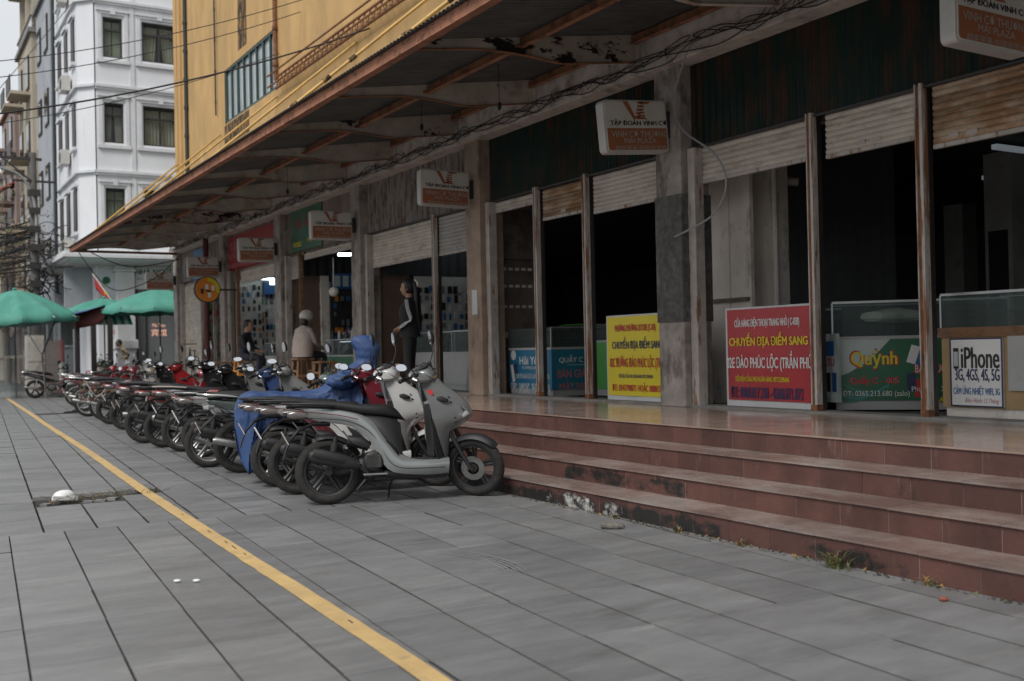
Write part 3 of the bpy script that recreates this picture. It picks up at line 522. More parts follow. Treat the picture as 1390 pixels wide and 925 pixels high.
# canopy
cn = MB(); zt = lambda x: 4.25+(x-4.35)*.153
r0, r1, r2_ = [], [], []
for i in range(int(33.2/.08)*4):
    y = -2.6+(i//4)*.08+(0, .05, .057, .073)[i % 4]; h = (0, 0, -.016, -.016)[i % 4]; r0.append((4.24, y, zt(4.24)+.012+h)); r1.append((5.7, y, zt(5.7)+.012+h)); r2_.append((7.2, y, zt(7.2)+.012+h))
cn.ribbon([r0, r1, r2_], smooth=False); can = hb('canopy', cn, 'roof_sheet')
for y in [30.4-2.13*i for i in range(16)]:
    pts = []
    xs = [4.39, 4.7, 5.0, 5.25, 5.5, 5.75, 5.95, 6.12, 6.4, 6.8, 7.12]; dp = [.1, .1, .105, .12, .155, .2, .25, .285, .29, .295, .3]
    pts = [(x, zt(x)-.002) for x in xs]+[(x, zt(x)-d) for x, d in reversed(list(zip(xs, dp)))]
    bl = R_.random() < .38
    c = MB().prism(pts, 'y', y-.006, y+.006); o = c.build('canopy_rib', 'rib_paint_black' if bl else 'rib_paint', can)
    f = MB()
    low = [Vector((x, y, zt(x)-d-.003)) for x, d in zip(xs, dp)]
    f.ribbon([[p+Y_*.03 for p in low], [p-Y_*.03 for p in low], [p-Y_*.03-Z_*.006 for p in low], [p+Y_*.03-Z_*.006 for p in low]], smooth=False, close=True)
    f.build('rib_flange', 'rust' if R_.random() < .5 else 'rib_paint', can)
    MB().bar((5.55, y, zt(5.55)-.09), (5.62, y-.03, zt(5.55)-.09), .03).build('bracket', 'rust', can)
MB().box(4.3, 4.39, -2.6, 30.5, 4.12, 4.16).box(4.3, 4.315, -2.6, 30.5, 4.16, 4.235).build('edge_beam', 'edge_rust', can)
for x in (5.62, 7.05): o = MB().box(x-.012, x+.012, -2.6, 30.4, zt(x)-.105, zt(x)-.02).build('purlin', 'rust', can); MB().box(x-.035, x+.03, -2.6, 30.4, zt(x)-.112, zt(x)-.1055).build('purlin_flange', 'edge_rust', o)
for y in [30.4-2.13*i for i in range(16)]: MB().box(7.1, 7.128, y-.06, y+.06, 4.341, 4.66).build('wall_bracket', 'rib_paint', can)
MB().box(4.3, 7.15, 30.5, 30.52, 4.13, 4.2).build('end_trim', 'rust', can)
# yellow tie rods from the canopy edge up to the wall
RY = [(30.2, 31.0), (26.6, 26.6), (22.9, 22.1), (18.4, 17.6), (14.2, 13.3), (10.6, 9.0)]
for (ya, yb) in RY:
    o = MB().tube([(4.45, ya, 4.3), (7.38, yb, 6.87)], .024, 8).build('tie_rod', 'yellow_pipe', HALL)
    if ya in (14.2, 10.6):
        for t in (.15, .3, .42): MB().tube([Vector((4.45, ya, 4.3)).lerp(Vector((7.38, yb, 6.87)), q) for q in (t, t+.03)], .034, 8).build('tape_wrap', 'yellow_mould', o)
# upper wall with window opening
YW = MB()
W0, W1, WZ0, WZ1 = 22.15, 26.2, 7.05, 8.4
for (a, b_, c, d) in ((-3, W0, 4.7, 15), (W1, 30.55, 4.7, 15), (W0, W1, 4.7, WZ0), (W0, W1, WZ1, 15)): YW.box(7.4, 7.7, a, b_, c, d)
hb('upper_wall', YW, 'yellow_wall')
hb('corner_pilaster', MB().box(7.34, 7.7, 30.56, 30.78, 4.7, 15).box(7.36, 7.7, 30.79, 30.93, 4.7, 15).box(7.33, 7.7, 30.94, 31.25, 4.7, 15), 'yellow_wall')
hb('side_wall', MB().box(7.7, 21, 31.0, 31.24, 3.9, 15).box(20.8, 21, -3, 31, 3.9, 15).box(7.7, 21, -3.2, -3, 3.9, 15), 'yellow_wall')
hb('roof', MB().box(7.3, 21.1, -3.3, 31.3, 15.0, 15.2), 'concrete')
hb('mould_stain', MB().box(7.397, 7.4, 24.2, 26.3, 6.5, 7.02), 'yellow_mould'); 
ms = MB(); 
ms.box(7.397, 7.4, 24.3, 25.0, 8.6, 12); hb('mould_stain', ms, 'yellow_mould')
win = hb('window', MB().box(7.41, 7.47, W0, W1, WZ0, WZ0+.06).box(7.41, 7.47, W0, W1, WZ1-.06, WZ1).box(7.41, 7.47, W0, W0+.07, WZ0, WZ1).box(7.41, 7.47, W1-.07, W1, WZ0, WZ1), 'green_frame')
for i in range(1, 8):
    y = W0+(W1-W0)*i/8; MB().box(7.415, 7.46, y-(.03 if i % 2 else .045), y+(.03 if i % 2 else .045), WZ0+.06, WZ1-.06).build('mullion', 'green_frame', win)
for i in range(8):
    y = W0+(W1-W0)*(i+.5)/8; MB().box(7.47, 7.478, y-.25, y+.25, WZ0+.03, WZ1-.03).build('pane', 'window_pane', win)
hb('window_reveal', MB().box(7.395, 7.41, W0-.05, W0, WZ0-.05, WZ1+.05).box(7.395, 7.41, W1, W1+.05, WZ0-.05, WZ1+.05), 'yellow_wall')
# drain pipes and conduits
for (y, z0, z1, r, lab) in ((29.9, 4.7, 15, .05, 'pipe_black'), (26.85, 7.4, 13, .02, 'pipe_black'), (22.05, 7.2, 12, .045, 'rust')):
    p = MB().tube([(7.34, y, z0), (7.34, y, z1)], r, 8)
    for q in range(int((z1-z0)/.8)): p.tube([(7.34, y, z0+.3+q*.8), (7.34, y, z0+.38+q*.8)], r*1.35, 8)
    hb('drain_pipe', p, lab)
# rusty truss on the wall
tr = MB(); 
for z in (6.98, 7.22): tr.box(7.28, 7.32, -2, 21.95, z-.015, z+.015)
for z in (6.98, 7.22): tr.box(7.1, 7.13, -2, 21.95, z-.012, z+.012)
o = hb('cable_truss', tr, 'rust'); n = 0; tz = MB()
for i in range(95):
    y = 21.9-i*.25; tz.bar((7.3, y, 6.99), (7.3, y-.125, 7.21), .014); tz.bar((7.3, y-.125, 7.21), (7.3, y-.25, 6.99), .014); tz.bar((7.11, y, 6.99), (7.3, y-.12, 6.99), .01)
tag(tz.build('lattice_bar', 'rust', o), kind='stuff')
# cables strung along the beam
for q in range(5):
    pts = []; y = 31
    while y > 2:
        pts.append((7.07+R_.uniform(-.03, .01), y, 4.3+.05*math.sin(y*3+q)+R_.uniform(-.05, .07))); y -= R_.uniform(.2, .5)
    hb('beam_cable', MB().tube(crm(pts, 260), .006, 4), 'cable_black')
lc = MB()
for q in range(60):
    y = R_.uniform(5, 30); z = 4.3; a = R_.uniform(.04, .13); lc.tube([(7.07, y, z), (7.05, y-a, z+R_.uniform(-.05, .1)), (7.04, y-a*1.8, z-.05), (7.07, y-a*2.5, z+.03)], .005, 4)
tag(hb('cable_loops', lc, 'cable_black'), kind='stuff')
cb = crm([(7.05, 8.1, 4.4), (7.1, 8.28, 4.21), (7.14, 8.5, 3.88), (7.15, 8.42, 3.52), (7.15, 7.92, 3.16), (7.15, 7.76, 2.84), (7.15, 7.94, 2.57), (7.16, 8.34, 2.45), (7.18, 8.6, 2.4)], 50)
one('hanging_cable', MB().tube(cb, .011, 6), 'cable_grey', 'grey cable hanging in a big loop beside the rough rendered column', 'cable')
for (y, l) in ((12.2, .3), (10.2, .45), (17.5, .4)):
    one('hanging_bulb', MB().tube([(6.0, y, zt(6)-.01), (6.0, y, zt(6)-l)], .004, 5).ell((6.0, y, zt(6)-l-.05), (.025, .025, .05), n=8, m=6), 'cable_black', {12.2: 'dark bulb hanging on a wire under the canopy above the blue stall', 10.2: 'dark bulb hanging on a wire from the canopy above the yellow banner', 17.5: 'dark bulb hanging on a wire under the canopy before the woman'}[y], 'bulb', 'bulbs under the canopy')
# ------------------------------------------------------------ motor scooters
def arc(cx, cz, r, a0, a1, n): return [(cx+r*math.cos(rad(a0+(a1-a0)*i/(n-1))), 0, cz+r*math.sin(rad(a0+(a1-a0)*i/(n-1)))) for i in range(n)]
_wm = {}
def wheel(parent, name, x, z, R, wd, style, col, y=0, rot=None):
    key = (R, wd, style, col)
    if key not in _wm:
        t = MB(); ri = R-.075; prof = []
        for i in range(13):
            a = -math.pi/2*1.25+math.pi*1.25*i/12; prof.append((R-.045+.045*math.cos(a), wd/2*math.sin(a)*1.02))
        prof = [(ri+.005, -wd*.36)]+prof+[(ri+.005, wd*.36)]
        N = 72; t.lathe(prof, (0, 0, 0), n=N, close=True, bump=lambda i, j: (-.0035 if (i % 3 == 0 and 3 <= j <= 11 and j != 7) else 0))
        r_ = MB(); r_.lathe([(ri+.006, -wd*.4), (ri+.012, -wd*.36), (ri-.006, -wd*.3), (ri-.014, 0), (ri-.006, wd*.3), (ri+.012, wd*.36), (ri+.006, wd*.4), (ri-.012, wd*.34), (ri-.022, 0), (ri-.012, -wd*.34)], (0, 0, 0), n=40, close=True)
        r_.lathe([(.0, -.05), (.035, -.05), (.042, -.02), (.042, .02), (.035, .05), (0, .05)], (0, 0, 0), n=18)
        sp = MB()
        if style == 'cast':
            for k in range(5):
                a = 2*math.pi*k/5+.3
                for d in (-.09, .09):
                    p0 = Vector((.03*math.cos(a+d*3), .012*(1 if d > 0 else -1), .03*math.sin(a+d*3))); p1 = Vector(((ri-.012)*math.cos(a+d), 0, (ri-.012)*math.sin(a+d)))
                    r_.tube([p0, p0.lerp(p1, .5)+Vector((0, .006, 0)), p1], [.013, .010, .013], 6, flat=1.4)
        else:
            for k in range(32):
                a = 2*math.pi*k/32; b_ = a+(.5 if k % 2 else -.5); s = 1 if (k//2) % 2 else -1
                sp.tube([(.03*math.cos(b_), .03*s, .03*math.sin(b_)), ((ri-.012)*math.cos(a), 0, (ri-.012)*math.sin(a))], .0016, 3, cap=False)
        dsk = MB(); dsk.lathe([(.055, -.055), (.105, -.055), (.105, -.059), (.055, -.059)], (0, 0, 0), n=28, close=True)
        _wm[key] = (t.mesh('tyre', 'tyre'), r_.mesh('rim', col), sp.mesh('spokes', 'steel') if style != 'cast' else None, dsk.mesh('brake_disc', 'steel'))
    t, r_, sp, dsk = _wm[key]
    wlo = put(r_, name, parent, False, (x, y, z), rot or (0, 0, 0)); put(t, 'tyre', wlo)
    if sp: put(sp, 'spokes', wlo)
    if 'front' in name: put(dsk, 'brake_disc', wlo)
    return wlo
def shell(T, B, W, n=26, floor=False):
    # closed body shell: top curve, bottom curve (x, z) and widths (top, mid, bottom)
    T = crm([(a, 0, b) for a, b in T], n); Bq = crm([(a, 0, b) for a, b in B], n); Wq = crm(W, n); mb = MB(); rows = []
    for t, b_, w_ in zip(T, Bq, Wq):
        row = []
        for s, sg in ((0, 1), (.18, 1), (.4, 1), (.65, 1), (.86, 1), (.97, 1), (1.0, 1), (1.02, 0), (1.0, -1), (.97, -1), (.86, -1), (.65, -1), (.4, -1), (.18, -1), (0, -1)):
            q = min(s, 1); wd = w_.z*(1-q)**2+2*q*(1-q)*w_.y*1.15+w_.x*q*q
            if s == .97: wd *= .97
            if s == 1.0: wd *= .8
            if s == 1.02: wd = 0
            p = b_.lerp(t, q)+ (t-b_).normalized()*(.006 if s == 1.02 else (.0 if s < 1 else .002)); row.append((p.x, sg*wd, p.z))
        rows.append(row)
    for r in rows: r.append(r[0])
    mb.ribbon(rows); mb.add(rows[0][:-1], [tuple(range(14, -1, -1))]); mb.add(rows[-1][:-1], [tuple(range(15))]); return mb
def levels(lv, nk=41, exp=.55, inner=.018):
    # leg shield: (z, x_side, x_front, halfwidth) open to the rear
    z = crm([(a[0], a[1], a[2]) for a in lv], 44); wv = crm([(a[3], 0, 0) for a in lv], 44); mb = MB(); rows = []; rin = []
    for p, q in zip(z, wv):
        row = []; ri = []
        for i in range(nk):
            s = -1+2*i/(nk-1); y = math.copysign(abs(s)**.8, s)*q.x; u = 1-abs(s)**1.45; x = p.y+(p.z-p.y)*u; row.append((x, y, p.x)); ri.append((p.y+.012, y*.93, p.x))
        rows.append(row); rin.append(ri)
    full = [r+list(reversed(i)) for r, i in zip(rows, rin)]
    for f in full: f.append(f[0])
    mb.ribbon(full); k = len(full[0])-1; mb.add(full[0][:-1], [tuple(range(k))]); mb.add(full[-1][:-1], [tuple(range(k-1, -1, -1))]); return mb
def ctr(bike, s=1): return bike
_mirror = None
def controls(bk, x, z, hw=.34, chrome='chrome', mir=True, mirror_shape='long', sweep=.05, steer=0, low=True, col='plastic'):
    hb_ = MB().tube(crm([(x-sweep, -hw, z+.0), (x, -.16, z), (x+.03, 0, z-.02), (x, .16, z), (x-sweep, hw, z)], 16), .012, 8).build('handlebar', 'plastic', bk, False)
    for s in (-1, 1):
        g = MB().tube([(x-sweep*.6, s*(hw-.12), z), (x-sweep*1.02, s*(hw+.0), z)], .017, 10); g.ell((x-sweep*1.05, s*(hw+.005), z), (.021, .012, .021), n=8, m=5); g.build('grip', 'seat_vinyl', hb_, False)
        MB().tube(crm([(x+.02, s*(hw-.15), z-.012), (x+.07, s*(hw-.10), z-.016), (x+.045, s*(hw+.01), z-.02)], 8), [.008, .006, .006, .006, .006, .006, .006, .009], 6).build('brake_lever', chrome, hb_, False)
        MB().box(x-.02, x+.035, s*(hw-.175)-.03, s*(hw-.175)+.03, z-.025, z+.025).build('switch_block', 'plastic', hb_, False, bevel=.008)
    if not mir: return hb_
    for s in (-1, 1):
        if s < 0 and low: e = Vector((x-.02, -hw-.03, z+.12)); nrm = Vector((-.35, -.8, .55))
        else: e = Vector((x-.02, s*(hw-.02), z+.24)); nrm = Vector((-.9, -.75*s, -.05))
        base = Vector((x+.01, s*(hw-.17), z+.02))
        m_ = MB().tube(crm([base, base.lerp(e, .5)+Vector((.03, 0, .01)), e-Vector((0, 0, .02))], 8), .0055, 6)
        nrm.normalize(); a = nrm.cross(Z_).normalized(); u = a.cross(nrm)
        w2, h2 = (.046, .068) if mirror_shape == 'long' else (.06, .055)
        if s < 0 and low: w2, h2 = h2*1.05, w2*.72
        def ov(k, off, N=16): return [e+a*w2*k*math.cos(2*math.pi*i/N)*(1+.12*math.sin(4*math.pi*i/N))+u*h2*k*math.sin(2*math.pi*i/N)+nrm*off for i in range(N)]
        rg = [ov(1.0, .006), ov(1.0, -.006), ov(.8, -.022), ov(.35, -.03)]
        rg = [r+[r[0]] for r in rg]; m_.ribbon(rg); m_.add(rg[0][:-1], [tuple(range(16))]); m_.add(rg[-1][:-1], [tuple(range(15, -1, -1))])
        mo = m_.build('mirror', col, bk, False)
        MB().add(ov(.88, .0075), [tuple(range(16))]).build('mirror_glass', 'mirror_glass', mo, False)
    return hb_
def fender(bk, cx, cz, R, a0, a1, wd, m, name='front_fender', thick=.004, tip=.5):
    n = 18; rows = []
    for i in range(n):
        t = i/(n-1); a = rad(a0+(a1-a0)*t); k = min(1, .45+2.2*math.sin(math.pi*t)); ww = wd*max(tip, min(1, k)); row = []
        for j in range(9):
            s = -1+j/4; row.append((cx+(R-.035*abs(s)**2.5)*math.cos(a), s*ww, cz+(R-.035*abs(s)**2.5)*math.sin(a)))
        for j in range(8, -1, -1):
            s = -1+j/4; row.append((cx+(R-thick-.035*abs(s)**2.5)*math.cos(a), s*(ww-.003), cz+(R-thick-.035*abs(s)**2.5)*math.sin(a)))
        row.append(row[0]); rows.append(row)
    b = MB().ribbon(rows); b.add(rows[0][:-1], [tuple(range(18))]); b.add(rows[-1][:-1], [tuple(range(17, -1, -1))]); return b.build(name, m, bk, False)
def turn(o, deg, px, pz, rake):
    ax = Vector((-math.sin(rad(rake)), 0, math.cos(rad(rake)))); o.matrix_basis = Matrix.Translation((px, 0, pz)) @ Matrix.Rotation(rad(deg), 4, ax) @ Matrix.Translation((-px, 0, -pz)) @ o.matrix_basis
def scooter(col, pos, head, label, group, wheelc='rim_black', seatc='seat_vinyl', shieldm='plastic', style='cast', exhaust='plastic', sticker=False, rail='plastic', lean=4, low=True, big=1., plate='plate_pink', steer=-34, low_body=None, tail='lens_red'):
    bk = empty('motor_scooter', pos, label, 'scooter', group, head); bk.rotation_euler = (rad(-lean)*-1*-1, 0, head); bk.scale = (big, big, big)
    body = shell([(-.325, .815), (-.18, .805), (-.02, .79), (.14, .765), (.28, .725), (.40, .655), (.49, .55), (.57, .43), (.66, .355), (.82, .335), (.99, .345)],
                 [(-.27, .755), (-.13, .70), (0, .675), (.13, .65), (.23, .61), (.32, .53), (.375, .43), (.43, .33), (.52, .245), (.75, .215), (.985, .21)],
                 [(.045, .05, .04), (.085, .10, .075), (.11, .125, .10), (.125, .15, .12), (.13, .17, .14), (.13, .185, .15), (.135, .19, .16), (.15, .185, .165), (.165, .185, .165), (.17, .18, .155), (.15, .165, .12)])
    bo = body.build('body_panel', col, bk, False)
    shell([(.44, .262), (.56, .25), (.75, .243), (.985, .24)], [(.46, .20), (.6, .185), (.8, .18), (.97, .185)], [(.145, .14, .11), (.158, .145, .12), (.155, .14, .12), (.13, .12, .1)], 14).build('lower_trim', 'plastic', bo, False)
    MB().box(.60, .97, -.13, .13, .338, .350).build('floor_mat', 'plastic', bo, False)
    for s in (-1, 1): MB().tube(crm([(-.2, s*.098, .715), (.0, s*.135, .70), (.17, s*.158, .672), (.3, s*.172, .61), (.40, s*.178, .50), (.47, s*.182, .36), (.56, s*.186, .285), (.75, s*.186, .27), (.95, s*.168, .27)], 30), .0028, 4).build('panel_seam', 'plastic', bo, False)
    MB().tube(crm([(-.25, -.118*1, .775), (-.1, -.148, .755), (.1, -.168, .725), (.24, -.178, .69)], 12), .003, 4).build('stripe', 'lens_red' if low_body is None else low_body, bo, False)
    shell([(.3, .735), (.42, .715), (.52, .69), (.6, .645)], [(.36, .56), (.46, .50), (.54, .42), (.60, .37)], [(.10, .15, .12), (.11, .17, .165), (.105, .16, .175), (.08, .13, .16)], 14).build('under_seat_panel', 'plastic', bk, False)
    MB().loft([(.475, 0, .50, .192, .035, 1.1), (.49, 0, .49, .196, .06, 1.1), (.53, 0, .44, .196, .06, 1.0), (.56, 0, .385, .19, .03, .9)], 12).build('side_recess', 'plastic', bk, False)
    st_ = [(-.33, 0, .812, .05, .01), (-.30, 0, .816, .085, .018), (-.18, 0, .822, .115, .026), (0, 0, .818, .135, .034), (.13, 0, .80, .14, .04), (.24, 0, .778, .142, .044, .1), (.35, 0, .765, .145, .05, .1), (.46, 0, .755, .135, .055), (.54, 0, .745, .115, .06, .2), (.605, 0, .715, .08, .055, .6), (.63, 0, .68, .05, .035, .9)]
    MB().loft([(*q[:5], q[5] if len(q) > 5 else 0, 3.2) for q in st_], 20).build('seat', seatc, bk, False)
    MB().tube(crm([(.05, -.15, .81), (-.12, -.16, .825), (-.30, -.11, .835), (-.36, 0, .838), (-.30, .11, .835), (-.12, .16, .825), (.05, .15, .81)], 30), .013, 8, flat=.7).build('grab_rail', rail, bk, False)
    tl = MB().loft([(-.375, 0, .76, .03, .012), (-.36, 0, .765, .085, .028), (-.30, 0, .77, .105, .036), (-.2, 0, .762, .112, .036)], 14).build('tail_light', tail, bk, False)
    for s in (-1, 1): MB().loft([(-.325, s*.1, .742, .012, .02), (-.28, s*.112, .742, .02, .03), (-.18, s*.122, .737, .008, .025)], 10).build('indicator_lens', 'lens_smoke', tl, False)
    # rear mudguard and plate
    mg = MB(); mg.loft([(.02, 0, .66, .10, .02), (-.12, 0, .665, .09, .018), (-.23, 0, .62, .075, .014, .6), (-.30, 0, .54, .065, .01, 1.0), (-.335, 0, .46, .06, .008, 1.2), (-.36, 0, .38, .045, .006, 1.3)], 10); mgo = mg.build('rear_mudguard', 'plastic', bk, False)
    MB().box(-.004, .004, -.085, .085, -.06, .06).build('number_plate', plate, mgo, False).matrix_local = Matrix.Translation((-.345, 0, .555)) @ Matrix.Rotation(rad(-28), 4, 'Y')
    fender(bk, .0, .275, .3, 25, 110, .055, 'plastic', 'hugger')
    wheel(bk, 'rear_wheel', 0, .27, .27, .095, style, wheelc)
    # engine, swingarm, fan cover, exhaust (right side, y < 0)
    en = MB().loft([(.05, .06, .27, .045, .05), (.2, .06, .3, .05, .07), (.33, .03, .33, .085, .085), (.45, 0, .36, .08, .07), (.52, 0, .37, .06, .05)], 12).build('engine', 'engine', bk, False)
    MB().loft([(-.04, .08, .27, .03, .07), (.1, .085, .27, .035, .075), (.3, .09, .30, .035, .085), (.38, .09, .32, .02, .07)], 12).build('transmission_case', 'engine', en, False)
    f_ = MB().lathe([(.0, -.178), (.055, -.182), (.066, -.178), (.08, -.17), (.084, -.12), (.07, -.09)], (.36, 0, .345), n=26); f_.build('fan_cover', 'plastic', en, False)
    gr = MB()
    for k in range(-3, 4): gr.box(.30, .42, -.189, -.183, .345+k*.015-.0035, .345+k*.015+.0035); gr.box(.36+k*.015-.0035, .36+k*.015+.0035, -.191, -.185, .295, .395)
    tag(gr.build('fan_grille', 'engine', en, False), kind='stuff')
    MB().tube([(.16, -.07, .52), (.26, -.09, .5), (.33, -.08, .46)], [.045, .055, .04], 10).build('air_cleaner', 'plastic', en, False)
    MB().tube([(.02, -.09, .28), (.06, -.1, .55)], .02, 8).tube([(.02, -.105, .3), (.05, -.105, .5)], .033, 10).build('shock_absorber', 'plastic', bk, False)
    ex = MB().loft([(-.16, -.155, .415, .03, .03, -.25), (-.13, -.155, .41, .048, .055, -.25), (.0, -.155, .38, .055, .062, -.25), (.15, -.15, .34, .052, .056, -.25), (.24, -.14, .315, .035, .035, -.25)], 14); ex.tube(crm([(.24, -.14, .31), (.33, -.13, .24), (.45, -.06, .22), (.5, 0, .3)], 14), .016, 8); eo = ex.build('exhaust', exhaust, bk, False)
    MB().loft([(-.13, -.175, .43, .038, .046, -.25), (-.05, -.182, .41, .04, .048, -.25), (.1, -.178, .37, .038, .044, -.25), (.2, -.165, .34, .02, .03, -.25)], 10).build('heat_shield', 'plastic', eo, False)
    ed = MB(); rr_ = random.Random(3)
    for q in range(16):
        x_, z_ = rr_.uniform(.12, .46), rr_.uniform(.27, .52); l_ = rr_.uniform(.02, .06); r_2 = rr_.uniform(.006, .018); ed.tube([(x_, -.15+rr_.uniform(0, .06), z_), (x_+rr_.uniform(-.03, .03), -.08, z_+rr_.uniform(-.03, .03))], r_2, 7, mi=q % 2)
    ed.tube(crm([(.46, -.1, .52), (.4, -.13, .44), (.44, -.12, .33), (.3, -.14, .24)], 10), .007, 5).tube(crm([(.12, -.09, .6), (.2, -.14, .5), (.3, -.12, .46)], 10), .008, 5)
    tag(ed.build('engine_fittings', ['plastic', 'steel'], en, False), kind='stuff')
    for s in (-1, 1): MB().tube(crm([(.74, s*.14, 1.06), (.80, s*.12, 1.14), (.89, s*.06, 1.1), (.92, 0, 1.0)], 12), .005, 5).build('control_cable', 'plastic', bk, False)
    MB().box(.27, .47, -.205, -.13, .228, .246).build('foot_peg', 'steel', bk, False, bevel=.006)
    MB().box(.37, .9, -.11, .11, .185, .215).tube([(.4, 0, .3), (.9, 0, .26)], .03, 8).build('frame_underside', 'plastic', bk, False)
    MB().tube([(.57, .12, .22), (.53, .2, .12), (.52, .25, .0)], .009, 6).box(.49, .55, .235, .275, -.002, .006).build('side_stand', 'plastic', bk, False)
    MB().tube([(.30, -.1, .2), (.22, -.12, .11), (.25, -.12, .09)], .011, 6).tube([(.30, .1, .2), (.22, .12, .11)], .011, 6).build('centre_stand', 'plastic', bk, False)
    # leg shield and front
    ls = levels([(.225, .94, .99, .12), (.36, .88, 1.01, .165), (.50, .85, 1.03, .19), (.58, .845, 1.075, .20), (.645, .85, 1.19, .205), (.70, .845, 1.235, .20), (.79, .83, 1.20, .185), (.88, .80, 1.11, .155), (.96, .775, 1.0, .125), (1.03, .755, .93, .10), (1.07, .75, .86, .06)])
    for i, f in enumerate(ls.f):
        c = sum((Vector(ls.v[q]) for q in f), Vector())/len(f)
        if abs(c.x-(1.075-(c.z-.6)*.25)) < .0035 and c.z > .62 and abs(c.y) > .05 and c.z < .9: ls.m[i] = 1
    ls = ls.build('leg_shield', [col, 'plastic'], bk, False)
    lv_ = [(.225, .94, .99, .12), (.36, .88, 1.01, .165), (.50, .85, 1.03, .19), (.58, .845, 1.075, .20), (.645, .85, 1.19, .205), (.70, .845, 1.235, .20)]
    for sg in (-1, 1):
        rows = []
        for i in range(15):
            z = .27+.40*i/14; k = max(q for q in range(5) if lv_[q][0] <= z); t = (z-lv_[k][0])/(lv_[k+1][0]-lv_[k][0]); x0_, x1_, w_ = (lv_[k][q]+(lv_[k+1][q]-lv_[k][q])*t for q in (1, 2, 3)); te = max(x0_+.004, .985-(z-.27)*.34); row = []
            for j in range(8):
                x = x0_+(te-x0_)*j/7; s_ = max(0, 1-(x-x0_)/(x1_-x0_))**(1/1.45); row.append((x+.001, sg*(w_*s_**.8+.007), z))
            rows.append(row)
        MB().ribbon(rows).build('shield_inset', 'plastic', ls, False).modifiers.new('t', 'SOLIDIFY').thickness = .004
    MB().box(.0, .012, -.155, .155, .0, .44).build('inner_shield', shieldm, bk, False, bevel=.004).matrix_local = Matrix.Translation((.855, 0, .36)) @ Matrix.Rotation(rad(-3), 4, 'Y')
    for s in (-1, 1):
        MB().loft([(1.12, s*.12, .68, .02, .014, .3), (1.165, s*.11, .72, .035, .03, .5), (1.11, s*.13, .78, .03, .016, .3)], 10).build('headlight', 'lens_clear', ls, False)
        MB().loft([(.90, s*.15, .84, .010, .012), (.94, s*.155, .835, .02, .024), (1.0, s*.145, .82, .010, .012)], 8).build('air_slot', 'plastic', ls, False)
    if sticker: MB().box(.0, .06, -.0015, .0015, 0, .045).build('sticker', 'sticker_red', ls, False).matrix_local = Matrix.Translation((.815, -.137, .86)) @ Matrix.Rotation(rad(-14), 4, 'Z') @ Matrix.Rotation(rad(-12), 4, 'Y')
    # steering assembly
    cw = MB().ell((.81, 0, 1.055), (.098, .205, .044), n=26, m=14, ry=.35, f=lambda p: 1+.1*max(0, abs(p.y)-.5)+(.1 if abs(p.z) < .4 and p.x > .3 else 0)).loft([(.70, 0, 1.025, .05, .02, -.5), (.735, 0, 1.045, .085, .04, -.5), (.80, 0, 1.075, .10, .045, -.45), (.87, 0, 1.075, .09, .04, -.2), (.92, 0, 1.05, .06, .03, .2)], 18).loft([(.80, 0, .86, .055, .05, .4), (.80, 0, .92, .065, .06, .3), (.81, 0, .97, .07, .05, .2)], 12)
    for s in (-1, 1): cw.loft([(.80, s*.1, 1.045, .03, .035), (.79, s*.17, 1.045, .035, .028), (.785, s*.2, 1.045, .01, .016)], 10)
    cwo = cw.build('handlebar_cowl', col, bk, False)
    MB().loft([(.69, 0, 1.05, .07, .012, -.55), (.745, 0, 1.085, .11, .016, -.5), (.80, 0, 1.112, .10, .014, -.4), (.86, 0, 1.125, .05, .006, -.3)], 14).build('instrument_panel', 'plastic', cwo, False)
    n0 = set(bk.children)-{cwo}; controls(bk, .80, 1.07, low=low)
    z0 = .25; fx = 1.24
    wheel(bk, 'front_wheel', fx, z0+.01, .262, .082, style, wheelc)
    MB().tube([(1.035, -.062, .60), (1.14, -.066, .40), (fx-.01, -.068, z0)], [.019, .019, .014], 10).tube([(1.035, .062, .60), (1.14, .066, .40), (fx-.01, .068, z0)], [.019, .019, .014], 10).tube([(fx, -.085, z0+.01), (fx, .085, z0+.01)], .014, 8).box(1.16, 1.21, .05, .075, .27, .36).build('front_fork', 'plastic', bk, False)
    fender(bk, fx, z0+.012, .29, 42, 148, .06, 'plastic' if sticker else col, tip=.3)
    for o in set(bk.children)-n0: turn(o, steer, 1.0, .64, 27)
    return bk
